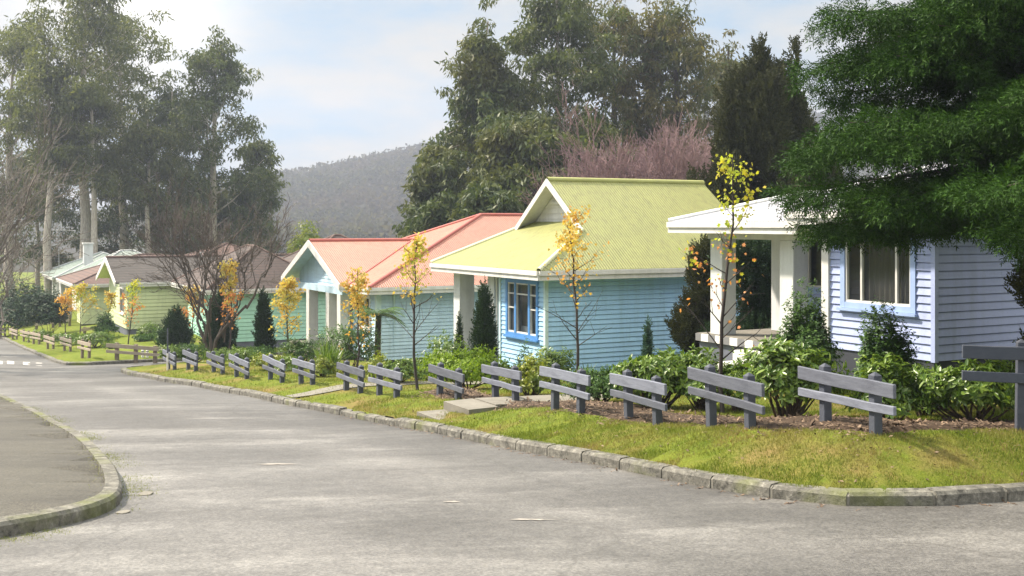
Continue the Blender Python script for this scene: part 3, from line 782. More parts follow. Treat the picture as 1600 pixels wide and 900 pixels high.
cap(Cc, (-.5,-.5,ze), ap, M['redcap'], .14, 'hip_cap'); cap(Cc, ap, (12,4.3,ap[2]), M['redcap'], .14); cap(Cc, (-.5,9.1,ze), ap, M['redcap'], .14, 'hip_cap')
cap(Cc, (-.5,1.56,ze+.01), (3.5,5.1,zr), M['redcap'], .07, 'valley')
eave_ring(Cc, [(-.5,1.5),(-.5,-.5),(12,-.5)], ze)
eave_ring(Cc, [(-.85,1.54),(-.3,1.54)], ze)
t = Tubes(); t.add([(.6,-.42,ze-.12),(.6,-.06,ze-.35),(.6,-.06,-4.8-zg)], [.04]*3, 6); t.build('downpipe', M['palebl'], Cc)

# --- mint house
zg = -6.25; D = house('mint green weatherboard house with brown tiled roof behind the bare tree', (-14.9,56.), zg)
z0, z1 = -5.95-zg, -3.42-zg
wallpart(D, [((0,0),(11,0),(0,-1),[(8.3,9.4,-4.9-zg,-3.75-zg)]), ((0,0),(0,6),(-1,0),[])], 'mint', z0, z1, .2)
window(D, (0,0),(11,0),(0,-1), 8.3,9.4,-4.9-zg,-3.75-zg, 'white', [(.5,.06),('h',.5,0,1)], [(0,1,0,1,'curtain')])
mb = MB(); mb.box((.02,.02,-.8),(10.98,5.98,z0-.004)); mb.build('plinth', M['plinthg'], D)
ze = -3.25-zg
hip_roof(D, -.5, 6.2, -.5, 8, ze, .62, 'y', (M['brown'],M['brown']), M['tilecap'])
hip_roof(D, 3.2, 12.5, -.45, 8.5, ze, .585, 'x', (M['brown'],M['brown']), M['tilecap'])
eave_ring(D, [(-.5,8),(-.5,-.5),(12.5,-.5)], ze)

# --- lemon house
zg = -6.1; E_ = house('lemon green weatherboard house with white gable and dark tiled roof', (-21.56,63.), zg)
z0, z1 = -5.95-zg, -3.45-zg
wallpart(E_, [((0,.3),(10,.3),(0,-1),[(4.2,5.6,-5.1-zg,-3.75-zg)]), ((0,.3),(0,7.1),(-1,0),[(1.2,2.6,-5.1-zg,-3.75-zg)])], 'lemon', z0, z1, .2)
window(E_, (0,.3),(10,.3),(0,-1), 4.2,5.6,-5.1-zg,-3.75-zg, 'white', [(.5,.06)], [(0,1,0,1,'curtain')])
window(E_, (0,.3),(0,7.1),(-1,0), 1.2,2.6,-5.1-zg,-3.75-zg, 'white', [(.5,.06)], [(0,1,0,1,'curtain')])
mb = MB(); mb.box((.02,.32,-.8),(9.98,7.08,z0-.004)); mb.build('plinth', M['plinthg'], E_)
ze = -3.28-zg; yr = 3.7; zr = ze+3.7*.345+.03
plane_roof(E_, [(-.7,0,ze),(10.5,0,ze),(10.5,yr,zr),(-.7,yr,zr)], M['dark'], .06, M['lemon'])
plane_roof(E_, [(-.7,7.4,ze),(-.7,yr,zr),(10.5,yr,zr),(10.5,7.4,ze)], M['dark'], .06, M['lemon'])
cap(E_, (-.7,yr,zr), (10.5,yr,zr), M['tilecap'], .2)
mb = MB(); mb.poly([(-.02,.3,z1-.02),(-.02,7.1,z1-.02),(-.02,yr,zr-.1)]); mb.build('gable_wall', M['lemon'], E_)
mb = MB()
for s in (-1,1):
    mb.prism([(-.7,yr,zr+.04),(-.7,yr+s*3.72,ze+.04),(-.7,yr+s*3.72,ze-.22),(-.7,yr,zr-.26)], (-.06,0,0))
mb.build('barge_board', M['white'], E_)
hip_roof(E_, 2.2, 13, 3.2, 14, ze, .37, 'y', (M['rust'],M['rust']), M['tilecap'])
eave_ring(E_, [(-.5,0),(10.5,0)], ze)
t = Tubes(); t.add([(4.5,2.2,zr-.5),(4.5,2.2,zr+.25)], [.06,.06], 6); t.add([(4.5,2.2,zr+.25),(4.5,2.2,zr+.3)], [.16,.14], 8); t.build('vent_pipe', M['white'], E_)

# --- pale green house with russet tiles
X, Y = (128-CX)/F0*76, 76.; zg = -7.0; Fh = house('pale green house with russet tiled hip roof beyond the lemon house', (X,Y), zg)
z0, z1 = -6.8-zg, -4.2-zg
wallpart(Fh, [((0,0),(9,0),(0,-1),[]), ((0,0),(0,2.5),(-1,0),[])], 'lemon', z0, z1, .2)
wallpart(Fh, [((2,2.5),(2,9),(-1,0),[])], 'lemon', z0, z1, .2)
for y in (5.5,8.8): pillar(Fh, -.4, 0, y, y+.35, z0, z1, 'white')
ze = -4.05-zg
hip_roof(Fh, -.6, 11, -.5, 9.6, ze, .36, 'x', (M['rust'],M['rust']), M['tilecap'])
eave_ring(Fh, [(-.6,9.6),(-.6,-.5),(11,-.5)], ze)

# --- mint iron roofed house at the end
X, Y = (120-CX)/F0*94, 94.; zg = -7.4; Gh = house('white walled house with pale mint iron roof and chimney at the street end', (X,Y), zg)
z0, z1 = -7.3-zg, -4.9-zg
wallpart(Gh, [((0,0),(10,0),(0,-1),[]), ((0,0),(0,14),(-1,0),[])], 'offwhite', z0, z1, .25)
for y in (4,7,10): pillar(Gh, -.9, -.5, y, y+.4, z0, z1, 'white')
ze = -4.75-zg
hip_roof(Gh, -.2, 9.5, -.6, 8, ze, .56, 'x', (M['mintx'],M['mintx']), M['offwhite'])
hip_roof(Gh, -1.2, 8.6, 6, 18, ze, .42, 'y', (M['mintx'],M['mintx']), M['offwhite'])
eave_ring(Gh, [(-1.2,16),(-1.2,7),(-.2,7),(-.2,-.6),(9.5,-.6)], ze)
boxpart('chimney', Gh, (1.6,8.4,ze+.5),(2.4,9.1,-1.85-zg), 'offwhite'); boxpart('chimney_cap', Gh, (1.52,8.32,-1.847-zg),(2.48,9.18,-1.7-zg), 'white')

# television aerial on the end house
x, y, z = (92-CX)/F0*90, 90., (HY-412)/F0*90
an = tag(empty('television_aerial', (x,y,z)), 'spindly television aerial on a pole over the mint roofed house', 'aerial')
t = Tubes(); t.add([(0,0,-.4),(0,0,2.8)], [.035,.035], 5); t.build('pole', M['metal'], an)
t = Tubes(); t.add([(-.5,0,2.7),(1.3,.1,2.65)], [.03,.03], 4)
for k in range(6): t.add([(-.4+k*.3,-.45,2.7),(-.4+k*.3,.5,2.66)], [.02,.02], 4)
t.build('antenna', M['metal'], an)

# ------------------------------------------------------------------ steps, paths
st = MB(); c0 = along(648, .1); k0 = np.array(c0[:2]); 
zz = zroad(k0[1])
pA, pB = k0+e*.35, k0+e*.75
b1 = zz+.34
slab(st, k0+e*.25, k0+e*.75, 1.0, zz+.17, zz+.17, .4)
o1 = st.build('lower_step', M['concrete']); 
stp = tag(empty('concrete_steps', (k0[0],k0[1],zz)), 'two worn concrete steps and path cut into the grass bank', 'steps')
for_parts = [o1]
st = MB(); slab(st, k0+e*.752, k0+e*1.3, 1.0, zz+.31, zz+.32, .5); for_parts.append(st.build('upper_step', M['concrete']))
st = MB(); slab(st, k0+e*1.302, k0+e*4.0, .80, b1, zt1(*(k0+e*4.0))+.03, .3); for_parts.append(st.build('path_slab', M['concrete']))
for o in for_parts:
    o.parent = stp; o.matrix_parent_inverse = stp.matrix_world.inverted(); o.location = (-k0[0],-k0[1],-zz); o.matrix_parent_inverse.identity()
# thin path over the verge by the kerb ramp
mb = MB(); c1 = np.array(along(452, .15)[:2])
P = [c1+e*s for s in np.linspace(0,6,16)]
for a, b in zip(P[:-1], P[1:]):
    n = d_*.3; mb.poly([(*(a-n), zt1(*(a-n))+.02),(*(b-n), zt1(*(b-n))+.02),(*(b+n), zt1(*(b+n))+.02),(*(a+n), zt1(*(a+n))+.02)])
kind(mb.build('path', M['concrete']), 'structure')

# ------------------------------------------------------------------ fences
def fence_panel(pxL, pxR, pyc, az, label, group, mr, mp, top=.60, posts=(.24,.76), far=False, rail=.15, low=.095, gap=.095, Y=None, half=1.0, D=None):
    pc = (pxL+pxR)/2
    if D is not None: x, y, z = along(pc, D, far)
    elif Y is None: x, y, z = hit(pc, pyc)
    else: x, y, z = spot(pc, Y)
    a = math.radians(az); dx, dy = -math.sin(a), math.cos(a)     # towards the far (left) end
    def reach(px):   # where the panel's line crosses sight line px
        k = (px-CX)/F0; return (k*y-x)/(dx-k*dy)
    sL, sR = reach(pxL), reach(pxR)
    sc = max(min(abs(sL), half), .45), max(min(abs(sR), half), .45)
    sL, sR = sc[0], -sc[1]
    o = tag(empty('fence_panel', (x,y,z), a), label, 'fence panel', group)   # local y runs to the far end
    L0, L1 = sR, sL
    o.rotation_euler = (random.uniform(-.022,.022), random.uniform(-.03,.03), a+random.uniform(-.02,.02))
    W = lambda s: (x+dx*s, y+dy*s)
    zl = [zt1(*W(s))-z for s in (L0+(L1-L0)*posts[1], L0+(L1-L0)*posts[0])]
    zm = max(zt1(*W(L0))-z, -.5)*.5
    if y > 20 and not far: top -= .07
    rt = top + zm*.4
    for k, f in enumerate(posts):
        s = L0+(L1-L0)*(1-f); g = zt1(*W(s))-z
        w = .052; mb = MB(); hz_ = rt+.04
        mb.box((-w,s-w,g-.25),(w,s+w,hz_))
        n = len(mb.v); mb.v += [(-w,s-w,hz_+.001),(w,s-w,hz_+.001),(w,s+w,hz_+.001),(-w,s+w,hz_+.001),(0,s,hz_+.045)]
        mb.f += [(n,n+1,n+4),(n+1,n+2,n+4),(n+2,n+3,n+4),(n+3,n,n+4)]
        mb.build('post', mp, o, bevel=.006)
    for zt_, h in ((rt, rail), (rt-rail-gap, low)):
        mb = MB(); n0 = 5; j = [random.uniform(-.006,.006) for _ in range(n0)]; tl = random.uniform(-.012,.012)
        x0, x1 = -.052-.042, -.0525
        for k in range(n0):
            s = L0+(L1-L0)*k/(n0-1); q = tl*(k/(n0-1)-.5)*2+j[k]
            mb.v += [(x0,s,zt_-h+q),(x1,s,zt_-h+q),(x1,s,zt_+q),(x0,s,zt_+q)]
        for k in range(n0-1):
            a_, b_ = 4*k, 4*k+4
            for i in range(4): mb.f.append((a_+i, a_+(i+1)%4, b_+(i+1)%4, b_+i))
        mb.f += [(3,2,1,0), tuple(4*(n0-1)+i for i in range(4))]
        mb.build('rail', mr, o, bevel=.006)
    return o
G1 = 'slate grey two-rail fence panels along the verge'
S, SP = M['slate'], M['slatepost']
for pxL, pxR, py, az, label in (
    (1256,1410,670,20,'slate two-rail fence panel in front of the periwinkle house window'),
    (1087,1202,666,20,'slate two-rail fence panel at the foot of the sparse green and orange maple'),
    (963,1050,662,23,'slate two-rail fence panel before the large-leaved bush by the blue wall'),
    (850,927,642,24,'slate two-rail fence panel just past the foot of the orange maple'),
    (760,822,629,26,'slate two-rail fence panel half hidden by the yellow-green bush beside the path'),
    (675,729,622,27,'slate two-rail fence panel before the round lime bush at the concrete steps'),
    (580,634,620,28,'slate two-rail fence panel next to the slim maple with a bare dark trunk'),
    (530,575,612,28,'slate two-rail fence panel below the tree fern, beside the panel at the slim maple'),
    (462,498,600,28,'slate two-rail fence panel beside the strappy green clump'),
    (415,449,595,28,'slate two-rail fence panel at the foot of the dense yellow maple'),
    (360,395,591,28,'slate two-rail fence panel, fourth from the thin white pole'),
    (325,357,584,28,'slate two-rail fence panel, third from the thin white pole'),
    (287,313,578,28,'slate two-rail fence panel, second from the thin white pole'),
    (255,281,577,28,'slate two-rail fence panel right beside the thin white pole')):
    fence_panel(pxL, pxR, py, az, label, G1, S, SP)
fence_panel(1500, 1690, 672, 80, 'dark slate fence panel seen square on beside the broad glossy bush', G1, M['slaterail'], SP, .99, (.5,.93), rail=.155, low=.115, gap=.16, half=1.3)
G2 = 'bleached timber fence panels across the side lane'
for pxL, pxR, py, label in ((-2,11,527,'bleached timber fence panel at the end of the row by the dark shrubs'), (17,29,530,'bleached timber fence panel, sixth from the long rail fence'),(34,48,534,'bleached timber fence panel, fifth from the long rail fence'),
    (49,65,538,'bleached timber fence panel, fourth from the long rail fence'),(71,87,545,'bleached timber fence panel, third from the long rail fence'),(97,114,549,'bleached timber fence panel, second from the long rail fence'),(124,144,557,'bleached timber fence panel next to the long rail fence')):
    fence_panel(pxL, pxR, py, 40, label, G2, M['oldwood'], M['oldpost'], .62, far=True)
def rail_fence(name, pts, label, posts, h, mr, mp, rails=((.0,.16),(.27,.12))):
    o = tag(empty(name, pts[0]), label, 'fence'); a, b = Vector((0,0,0)), Vector(pts[1])-Vector(pts[0])
    for f in posts:
        p = a.lerp(b, f); mb = MB(); mb.box((p.x-.07,p.y-.07,p.z-.3),(p.x+.07,p.y+.07,p.z+h+.04)); mb.build('post', mp, o)
    off = Vector((b.y,-b.x,0)).normalized()*.1
    if off.y > 0: off = -off
    for dz, w in rails:
        mb = MB(); mb.bar(a+off+Vector((0,0,h-dz-w/2)), b+off+Vector((0,0,h-dz-w/2)), .05, w); mb.build('rail', mr, o)
    return o
def hz3(px, py):
    return hit(px, py)
p0, p1 = hz3(166,561), hz3(258,559); p1 = spot(258, p0[1]+.6)
rail_fence('rail_fence', [p0,p1], 'long bleached two-rail fence facing the side lane', (.18,.5,.83), .66, M['oldwood'], M['oldpost'])
p0 = spot(125, 66); p1 = spot(196, 69)
rail_fence('rail_fence', [p0,p1], 'low weathered rail fence on the lawn of the lemon house', (.1,.9), .5, M['oldwood'], M['oldpost'], ((0,.18),))
p0 = spot(56, 79); p1 = spot(110, 78)
rail_fence('rail_fence', [p0,p1], 'grey brown boarded fence in front of the pale green house', (.02,.5,.7,.98), .75, M['oldwood'], M['oldpost'], ((0,.2),(.25,.2)))
# pole and bollards by the lane
x, y, z = along(262, .9)
p = tag(empty('street_pole', (x,y,z)), 'thin white pole with a dark top half by the side lane', 'pole')
t = Tubes(); t.add([(0,0,-.2),(0,0,.55)], [.03,.03], 8); t.build('base', M['white'], p); t = Tubes(); t.add([(0,0,.552),(0,0,1.35)], [.026,.026], 8); t.build('shaft', M['slatepost'], p)
for px, lab in ((223,'short white bollard at the lane mouth, nearer the long rail fence'),(230,'short white bollard at the lane mouth, nearer the thin pole')):
    x, y, z = along(px, .5, True)
    o = tag(empty('bollard', (x,y,z)), lab, 'bollard', 'white bollards at the lane mouth')
    t = Tubes(); t.add([(0,0,-.1),(0,0,.3),(0,0,.32)], [.06,.06,.03], 8); t.build('post', M['white'], o); t = Tubes(); t.add([(0,0,.24),(0,0,.28)], [.063,.063], 8); t.build('band', M['greyblock'], o)

# ------------------------------------------------------------------ bark mulch bed with chips, grass blades, weeds
def band(K, d0, d1, y0, y1):
    out = []
    N = 1
    return out
mk = (KR[:,1] < 24) & (KR[:,0] < 8) & (KR[:,0] > -3.2)
Kb = KR[mk]; sg = side(KR, R_IN)
T = nrm(np.gradient(Kb, axis=0)); Nn = np.c_[-T[:,1], T[:,0]]*sg
s_ = np.cumsum(np.r_[0, np.linalg.norm(np.diff(Kb, axis=0), axis=1)])
lo = 1.5+.14*np.sin(s_*1.7)+.1*np.sin(s_*4.1+1)+rng.normal(0,.04,len(s_)); hi = 2.45+.2*np.sin(s_*1.1+2)+.1*np.sin(s_*3.3)+rng.normal(0,.04,len(s_))
corner = np.exp(-((Kb[:,0]-3.3)/1.2)**2-((Kb[:,1]-10.6)/1.0)**2)
inner = Kb+Nn*lo[:,None]; outer = Kb+Nn*hi[:,None]
# the offset folds at the street corner: thin the points there
keep = [0]
for i in range(1, len(Kb)):
    if (inner[i]-inner[keep[-1]]) @ T[i] > .1 and (outer[i]-outer[keep[-1]]) @ T[i] > .04: keep.append(i)
inner, outer = inner[keep], outer[keep]
V, Fc = [], []
R_ = 7
for i in range(len(keep)):
    for k in range(R_):
        p = inner[i]*(1-k/(R_-1))+outer[i]*(k/(R_-1)); V.append((p[0], p[1], zt1(*p)+.03+.02*math.sin(PI*k/(R_-1))+random.uniform(-.008,.008)-(.05 if k in (0,R_-1) else 0)))
for i in range(len(keep)-1):
    for k in range(R_-1): a = i*R_+k; Fc.append((a, a+1, a+R_+1, a+R_))
kind(np_obj('soil', V, Fc, M['soil'], None, True), 'structure')
n = 9000
i = rng.integers(0, len(inner)-1, n); f = rng.uniform(0,1,(n,1)); u = np.clip(rng.normal(.45,.34,(n,1)), -.35, 1.05)
p = (inner[i]*(1-f)+inner[i+1]*f)*(1-u)+(outer[i]*(1-f)+outer[i+1]*f)*u
P3 = np.c_[p, zt(p[:,0], p[:,1])+.035*((u[:,0]>.02)&(u[:,0]<.98))+.008]
ax = np.c_[rng.normal(size=(n,2)), rng.normal(0,.25,n)]
chip = (np.array([(-.16,0,0),(.16,.05,0),(.13,1,.05),(-.12,.92,0)]), np.array([(0,1,2,3)]))
kind(np_obj('bark_chips', *cloud(P3, ax, rng.uniform(.02,.075,n)*(1+(rng.random(n)<.06)*.9), chip, np.tile([0,0,2.],(n,1))), M['chip']), 'stuff')
# a few curled leaves and chips lying on the bank
n = 420
i = rng.integers(0, len(Kb), n); dd = rng.uniform(.2,1.6,n); p = Kb[i]+Nn[i]*dd[:,None]
kind(np_obj('fallen_leaves', *cloud(np.c_[p, zt(p[:,0],p[:,1])+.02], np.c_[rng.normal(size=(n,2)), rng.normal(0,.3,n)], rng.uniform(.02,.06,n), T_SMALL, np.tile([0,0,2.],(n,1))), M['chip']), 'stuff')

n = 900
i = rng.integers(0, len(Kb), n); dd = -np.abs(rng.normal(.02,.11,n))-.015; p = Kb[i]+Nn[i]*dd[:,None]; p = p[np.sin(Kb[i,0]*3.1)+np.sin(Kb[i,1]*5.3)+rng.normal(0,.6,n) > -.3]; n = len(p)
kind(np_obj('gutter_litter', *cloud(np.c_[p, zsurf(p[:,0],p[:,1])+.006], np.c_[rng.normal(size=(n,2)), rng.normal(0,.2,n)], rng.uniform(.015,.05,n), T_SMALL, np.tile([0,0,2.],(n,1))), M['chip']), 'stuff')
def grass(name, pts, h, mat, jit=.35):
    n = len(pts); ax = np.c_[rng.normal(0,jit,(n,2)), np.ones(n)]
    return kind(np_obj(name, *cloud(np.c_[pts, zt(pts[:,0],pts[:,1])-.008], ax, h*rng.uniform(.5,1.25,n), T_BLADE), mat), 'stuff')
def scatter(x0, x1, y0, y1, n):
    return np.c_[rng.uniform(x0,x1,n), rng.uniform(y0,y1,n)]
p = np.concatenate([scatter(-1,8.5,10.4,16,230000), scatter(-3,9,16,22,110000), scatter(-12,2,22,36,90000)])
dd = dist_to(KRs, p[:,0], p[:,1]); ok = inside(RP, p[:,0], p[:,1]) & (dd > .09)
vis = np.abs(p[:,0]/p[:,1]) < .49
soil = inside(np.vstack([inner, outer[::-1]]), p[:,0], p[:,1])
patch = np.sin(p[:,0]*2.1+p[:,1]*1.3)+np.sin(p[:,0]*5.3-p[:,1]*3.7)*.6+rng.normal(0,.8,len(p))
ok &= vis & ~soil & (patch > -.9) & (dd < 9)
p = p[ok]
grass('grass', p, .042+.012*np.clip(p[:,1]-12,0,20)/10, M['grass'])
# weeds in the gutter of the footpath kerb and against the kerb stones
T2 = nrm(np.gradient(KL, axis=0)); N2 = np.c_[-T2[:,1], T2[:,0]]*side(KL, L_IN)
mk = np.where((KL[:,1] > 7) & (KL[:,1] < 24))[0]
i = rng.choice(mk, 16000); o_ = -np.abs(rng.normal(0,.16,len(i)))-.01
wob = np.sin(KL[i,1]*2.3)+np.sin(KL[i,1]*6.1+1)*.7+rng.normal(0,.5,len(i)); i, o_ = i[wob > .15], o_[wob > .15]
p = KL[i]+N2[i]*o_[:,None]+rng.normal(0,.05,(len(i),2)); p = p[~inside(LP, p[:,0], p[:,1])]
p = p[dist_to(KL[::2], p[:,0], p[:,1]) < .48]
ok = ~inside(np.vstack([offset(KL, 0), [(-40,-2),(-40,49)]]), p[:,0], p[:,1]); p = p[ok]
n = len(p); kind(np_obj('gutter_weeds', *cloud(np.c_[p, zsurf(p[:,0],p[:,1])], np.c_[rng.normal(0,.7,(n,2)), np.ones(n)], rng.uniform(.008,.028,n), T_BLADE), M['moss']), 'stuff')
i = rng.choice(mk, 2600); p = L_IN[i]+N2[i]*(np.abs(rng.normal(.08,.05,len(i))))[:,None]+rng.normal(0,.06,(len(i),2))
wob = np.sin(p[:,1]*1.1)+rng.normal(0,.6,len(p)); p = p[(wob > .2) & inside(LP, p[:,0], p[:,1])]; n = len(p)
kind(np_obj('kerb_moss', *cloud(np.c_[p, zt(p[:,0],p[:,1])+.004], np.c_[rng.normal(0,.9,(n,2)), np.ones(n)*.5], rng.uniform(.01,.03,n), T_BLADE), M['moss']), 'stuff')

# ------------------------------------------------------------------ plants
def gum(px, Y, ytop, rpx, label, leaf='gum1', f0=.3, nl=18, clump=1.5, nper=120, seed=0, lsize=.42, prof='oval', group='tall gum trees behind the houses', tr='trunkpale', lean=0, name='gum_tree', cz=.42, sub=5):
    r = np.random.default_rng(seed+100); X, Y, z = spot(px, Y); h = height_to(ytop, Y, z); rad = rpx*Y/F0
    o = tag(empty(name, (X,Y,z)), label, 'tree', group)
    s = np.linspace(0,1,9); tp = np.c_[np.cumsum(r.normal(0,.012*h,9))*.5+lean*s*h, np.cumsum(r.normal(0,.012*h,9))*.5, s*h*.90-.2]
    tp[0,:2] = 0
    tr_r = .016*h*(1-.88*s)+.03
    tb = Tubes(); tb.add(tp, tr_r, 8)
    at_ = lambda f: np.array([np.interp(f, s, tp[:,k]) for k in range(3)])
    C = []
    for i in range(nl):
        f = f0+(.97-f0)*(i+.5*r.random())/nl; u = (f-f0)/(1-f0)
        pr = {'oval': math.sin(PI*min(1,.12+.84*u))**.7, 'cone': (1-u)**.75+.10, 'top': .35+.75*math.sin(PI*min(1,.1+.8*u))*(.5+.5*u)}[prof]
        L = rad*pr*r.uniform(.7,1.12); az = i*2.399+r.uniform(-.5,.5); el = math.radians(r.uniform(15,45)+25*u)
        st_ = at_(f*.93); dirn = np.array([math.cos(az)*math.cos(el), math.sin(az)*math.cos(el), math.sin(el)])
        q = np.linspace(0,1,5); path = st_+dirn*L*q[:,None]+np.c_[r.normal(0,.06*L,5)*q, r.normal(0,.06*L,5)*q, .10*L*q**2]
        rr = max(.04, .30*np.interp(f, s, tr_r)); tb.add(path, rr*(1-.75*q), 5)
        C.append(path[-1])
        for k in range(sub):
            g = r.uniform(.35,.98); b0 = path[0]*(1-g)+path[-1]*g; b0[2] += .10*L*g*g
            dr = nrm(dirn*.5+r.normal(0,.7,3)+np.array([0,0,.25])); l2 = L*r.uniform(.2,.42)+.4
            tb.add([b0, b0+dr*l2*.5+r.normal(0,.05*l2,3), b0+dr*l2], [rr*.4, rr*.3, rr*.12], 4); C.append(b0+dr*l2)
    for f in (.8,.9,1.,1.04): C.append(at_(min(f,1))+r.normal(0,.25,3)+np.array([0,0,max(0,f-1)*h]))
    tb.build('trunk', M[tr], o)
    C = np.array(C); m = len(C)
    cs = clump*r.uniform(.65,1.3,m)
    idx = np.repeat(np.arange(m), (nper*(cs/clump)**1.6).astype(int)); n = len(idx)
    g = r.normal(size=(n,3)); g = g/np.linalg.norm(g,axis=1,keepdims=True)*r.random((n,1))**.45
    P = C[idx]+g*cs[idx,None]*np.array([1,1,cz*1.5])
    ax = np.c_[r.normal(0,.6,(n,2)), -.75+r.normal(0,.5,n)]
    np_obj('crown', *cloud(P, ax, lsize*r.uniform(.6,1.3,n), T_GUM), M[leaf], o)
    return o

def plume(name, X, Y, z, lobes, label, mat, n, size, cat='shrub', group=None, up=.8, trunk=None, tm=None, trk='trunkdark', fill=.45):
    """dense plumed foliage over ellipsoid lobes (local)"""
    o = tag(empty(name, (X,Y,z)), label, cat, group)
    vol = np.array([l[3]*l[4]*l[5] for l in lobes])**.67; cnt = (n*vol/vol.sum()).astype(int)
    PP, AA = [], []
    for (cx,cy,cz,rx,ry,rz), k in zip(lobes, cnt):
        g = nrm(rng.normal(size=(k,3))); rr = fill+(1-fill)*rng.random((k,1))**.6
        lump = 1+.16*np.sin(g[:,0:1]*5+cx*3)*np.sin(g[:,2:3]*6+cz)+.12*np.sin(g[:,1:2]*9+g[:,2:3]*7)
        P = g*rr*lump*np.array([rx,ry,rz])+np.array([cx,cy,cz])
        PP.append(P); AA.append(nrm(g/np.array([rx,ry,rz])*min(rx,ry,rz))*(1-up*.5)+np.array([0,0,up])+rng.normal(0,.25,(k,3)))
    P, A_ = np.concatenate(PP), np.concatenate(AA); kp = P[:,2] > .02
    S_ = size*rng.uniform(.6,1.25,kp.sum())
    np_obj('crown', *cloud(P[kp]-nrm(A_[kp])*S_[:,None]*.6, A_[kp], S_, tm or T_PLUME), M[mat], o)
    t = Tubes(); top = max(l[2] for l in lobes)
    if trunk:
        t.add([(0,0,-.15),(0.02,0,top*.5),(lobes[0][0]*.8,lobes[0][1]*.8,top)], [trunk,trunk*.8,trunk*.25], 6)
        for l in lobes[:14]: t.add([(0,0,.25*l[2]),(l[0]*.5,l[1]*.5,l[2]*.6),(l[0],l[1],l[2])], [trunk*.5,trunk*.4,trunk*.15], 4)
        t.build('trunk', M[trk], o)
    return o

def rhodo(px, D, wpx, ytop, label, mat='rhodo', tips=150, leaf=.115, nl=8, tm=T_OVAL, cat='shrub', Y=None, far=False, name='shrub', stems=12, open_=.0, gap=1.0, group='garden shrubs'):
    if Y is None: X, Y, z = along(px, D, far)
    else: X, Y, z = spot(px, Y)
    rad = wpx/2*Y/F0*1.02; h = max(.3, height_to(ytop, Y, z))*1.07
    o = tag(empty(name, (X,Y,z)), label, cat, group)
    n = int(tips*2.6); g = nrm(rng.normal(size=(n,3))); g[:,2] = np.abs(g[:,2])*.95-.28*rng.random(n)
    rr = .62+.42*rng.random((n,1))
    lump = 1+.14*np.sin(g[:,0:1]*4+px)+.14*np.sin(g[:,1:2]*5+px*.7)+.1*np.sin(g[:,2:3]*7+px)
    low = .36+open_*.7
    C = g*rr*lump*np.array([rad,rad*.85,h*(1-low)])+np.array([0,0,h*low]); C = C[C[:,2] > .05]; n = len(C)
    out = nrm(C-np.array([0,0,h*low*.8])+rng.normal(0,.12,(n,3))); out[:,2] = out[:,2]*.7+.35; out = nrm(out)
    idx = np.repeat(np.arange(n), nl); N = len(idx)
    side_ = nrm(np.cross(out[idx], rng.normal(size=(N,3))))
    ax = side_*.9+out[idx]*rng.uniform(-.25,.75,(N,1))
    P = C[idx]+out[idx]*rng.uniform(-.05,.02,(N,1))*1.5
    np_obj('foliage', *cloud(P, ax, leaf*.88*rng.uniform(.5,1.25,N), tm, out[idx]*2), M[mat], o)
    t = Tubes()
    for k in range(stems):
        c = C[rng.integers(0,n)]; b0 = np.array([*(rng.normal(0,.05,2)*rad*2), -.05])
        t.add([b0, b0*.5+c*np.array([.45,.45,.42])+rng.normal(0,.03,3), c*.98], [.018,.013,.005], 5)
    t.build('stem', M['stem'], o)
    return o

def sapling(px, D, ytop, label, mats, n=420, leaf=.10, spread=.5, lean=(0,0), Y=None, far=False, bare=.3, seed=0, nb=16, ccen=.6, group='young autumn maples', lo=.30):
    r = np.random.default_rng(seed+500)
    if Y is None: X, Y, z = along(px, D, far)
    else: X, Y, z = spot(px, Y)
    h = height_to(ytop, Y, z); o = tag(empty('maple_sapling', (X,Y,z)), label, 'tree', group)
    s = np.linspace(0,1,9); tp = np.c_[np.cumsum(r.normal(0,.012,9))*h+lean[0]*s*h, np.cumsum(r.normal(0,.010,9))*h+lean[1]*s*h, s*h*.97-.1]; tp[0,:2] = 0
    tb = Tubes(); tb.add(tp, .032*(1-.85*s)+.004, 7)
    nodes_ = []
    for i in range(nb):
        f = lo+(.95-lo)*(i+r.random())/nb; b0 = np.array([np.interp(f, s, tp[:,k]) for k in range(3)])
        az = i*2.4+r.uniform(-.6,.6); u = (f-lo)/(1-lo); L = spread*(1.3-.9*u)*r.uniform(.5,1.25); el = math.radians(r.uniform(28,58))
        dn = np.array([math.cos(az)*math.cos(el), math.sin(az)*math.cos(el), math.sin(el)])
        q = np.linspace(0,1,5); path = b0+dn*L*q[:,None]+r.normal(0,.025,(5,3))*q[:,None]
        tb.add(path, .011*(1-.8*q)*(1.1-.5*u), 4)
        for g in np.linspace(.3,1.05,7): nodes_.append((b0+dn*L*g, u))
        for k in range(2):
            g = r.uniform(.3,.8); d2 = nrm(dn+r.normal(0,.5,3)); p0 = b0+dn*L*g; l2 = L*.4
            tb.add([p0, p0+d2*l2], [.005,.002], 4); nodes_ += [(p0+d2*l2*v, u) for v in (.5,1)]
    for f in np.linspace(.6,1,10): nodes_.append((np.array([np.interp(f, s, tp[:,k]) for k in range(3)]), f))
    tb.build('trunk', M['trunkdark'], o)
    Nn_ = np.array([q for q,_ in nodes_]); U = np.array([u for _,u in nodes_])
    w = np.clip((U-bare)/(1-bare), .04, 1)*r.gamma(.55,1,len(U)); w /= w.sum()
    for part, (m, frac, ulo, uhi) in enumerate(mats):
        ww = w*((U >= ulo)&(U <= uhi)); 
        if ww.sum() <= 0: continue
        k = int(n*frac*.95); i = r.choice(len(U), k, p=ww/ww.sum())
        P = Nn_[i]+r.normal(0,.07,(k,3))+np.array([0,0,-.02]); ax = np.c_[r.normal(0,.7,(k,2)), -.7+r.normal(0,.4,k)]
        np_obj('foliage', *cloud(P, ax, leaf*.64*r.uniform(.55,1.3,k), T_MAPLE), M[m], o)
    return o

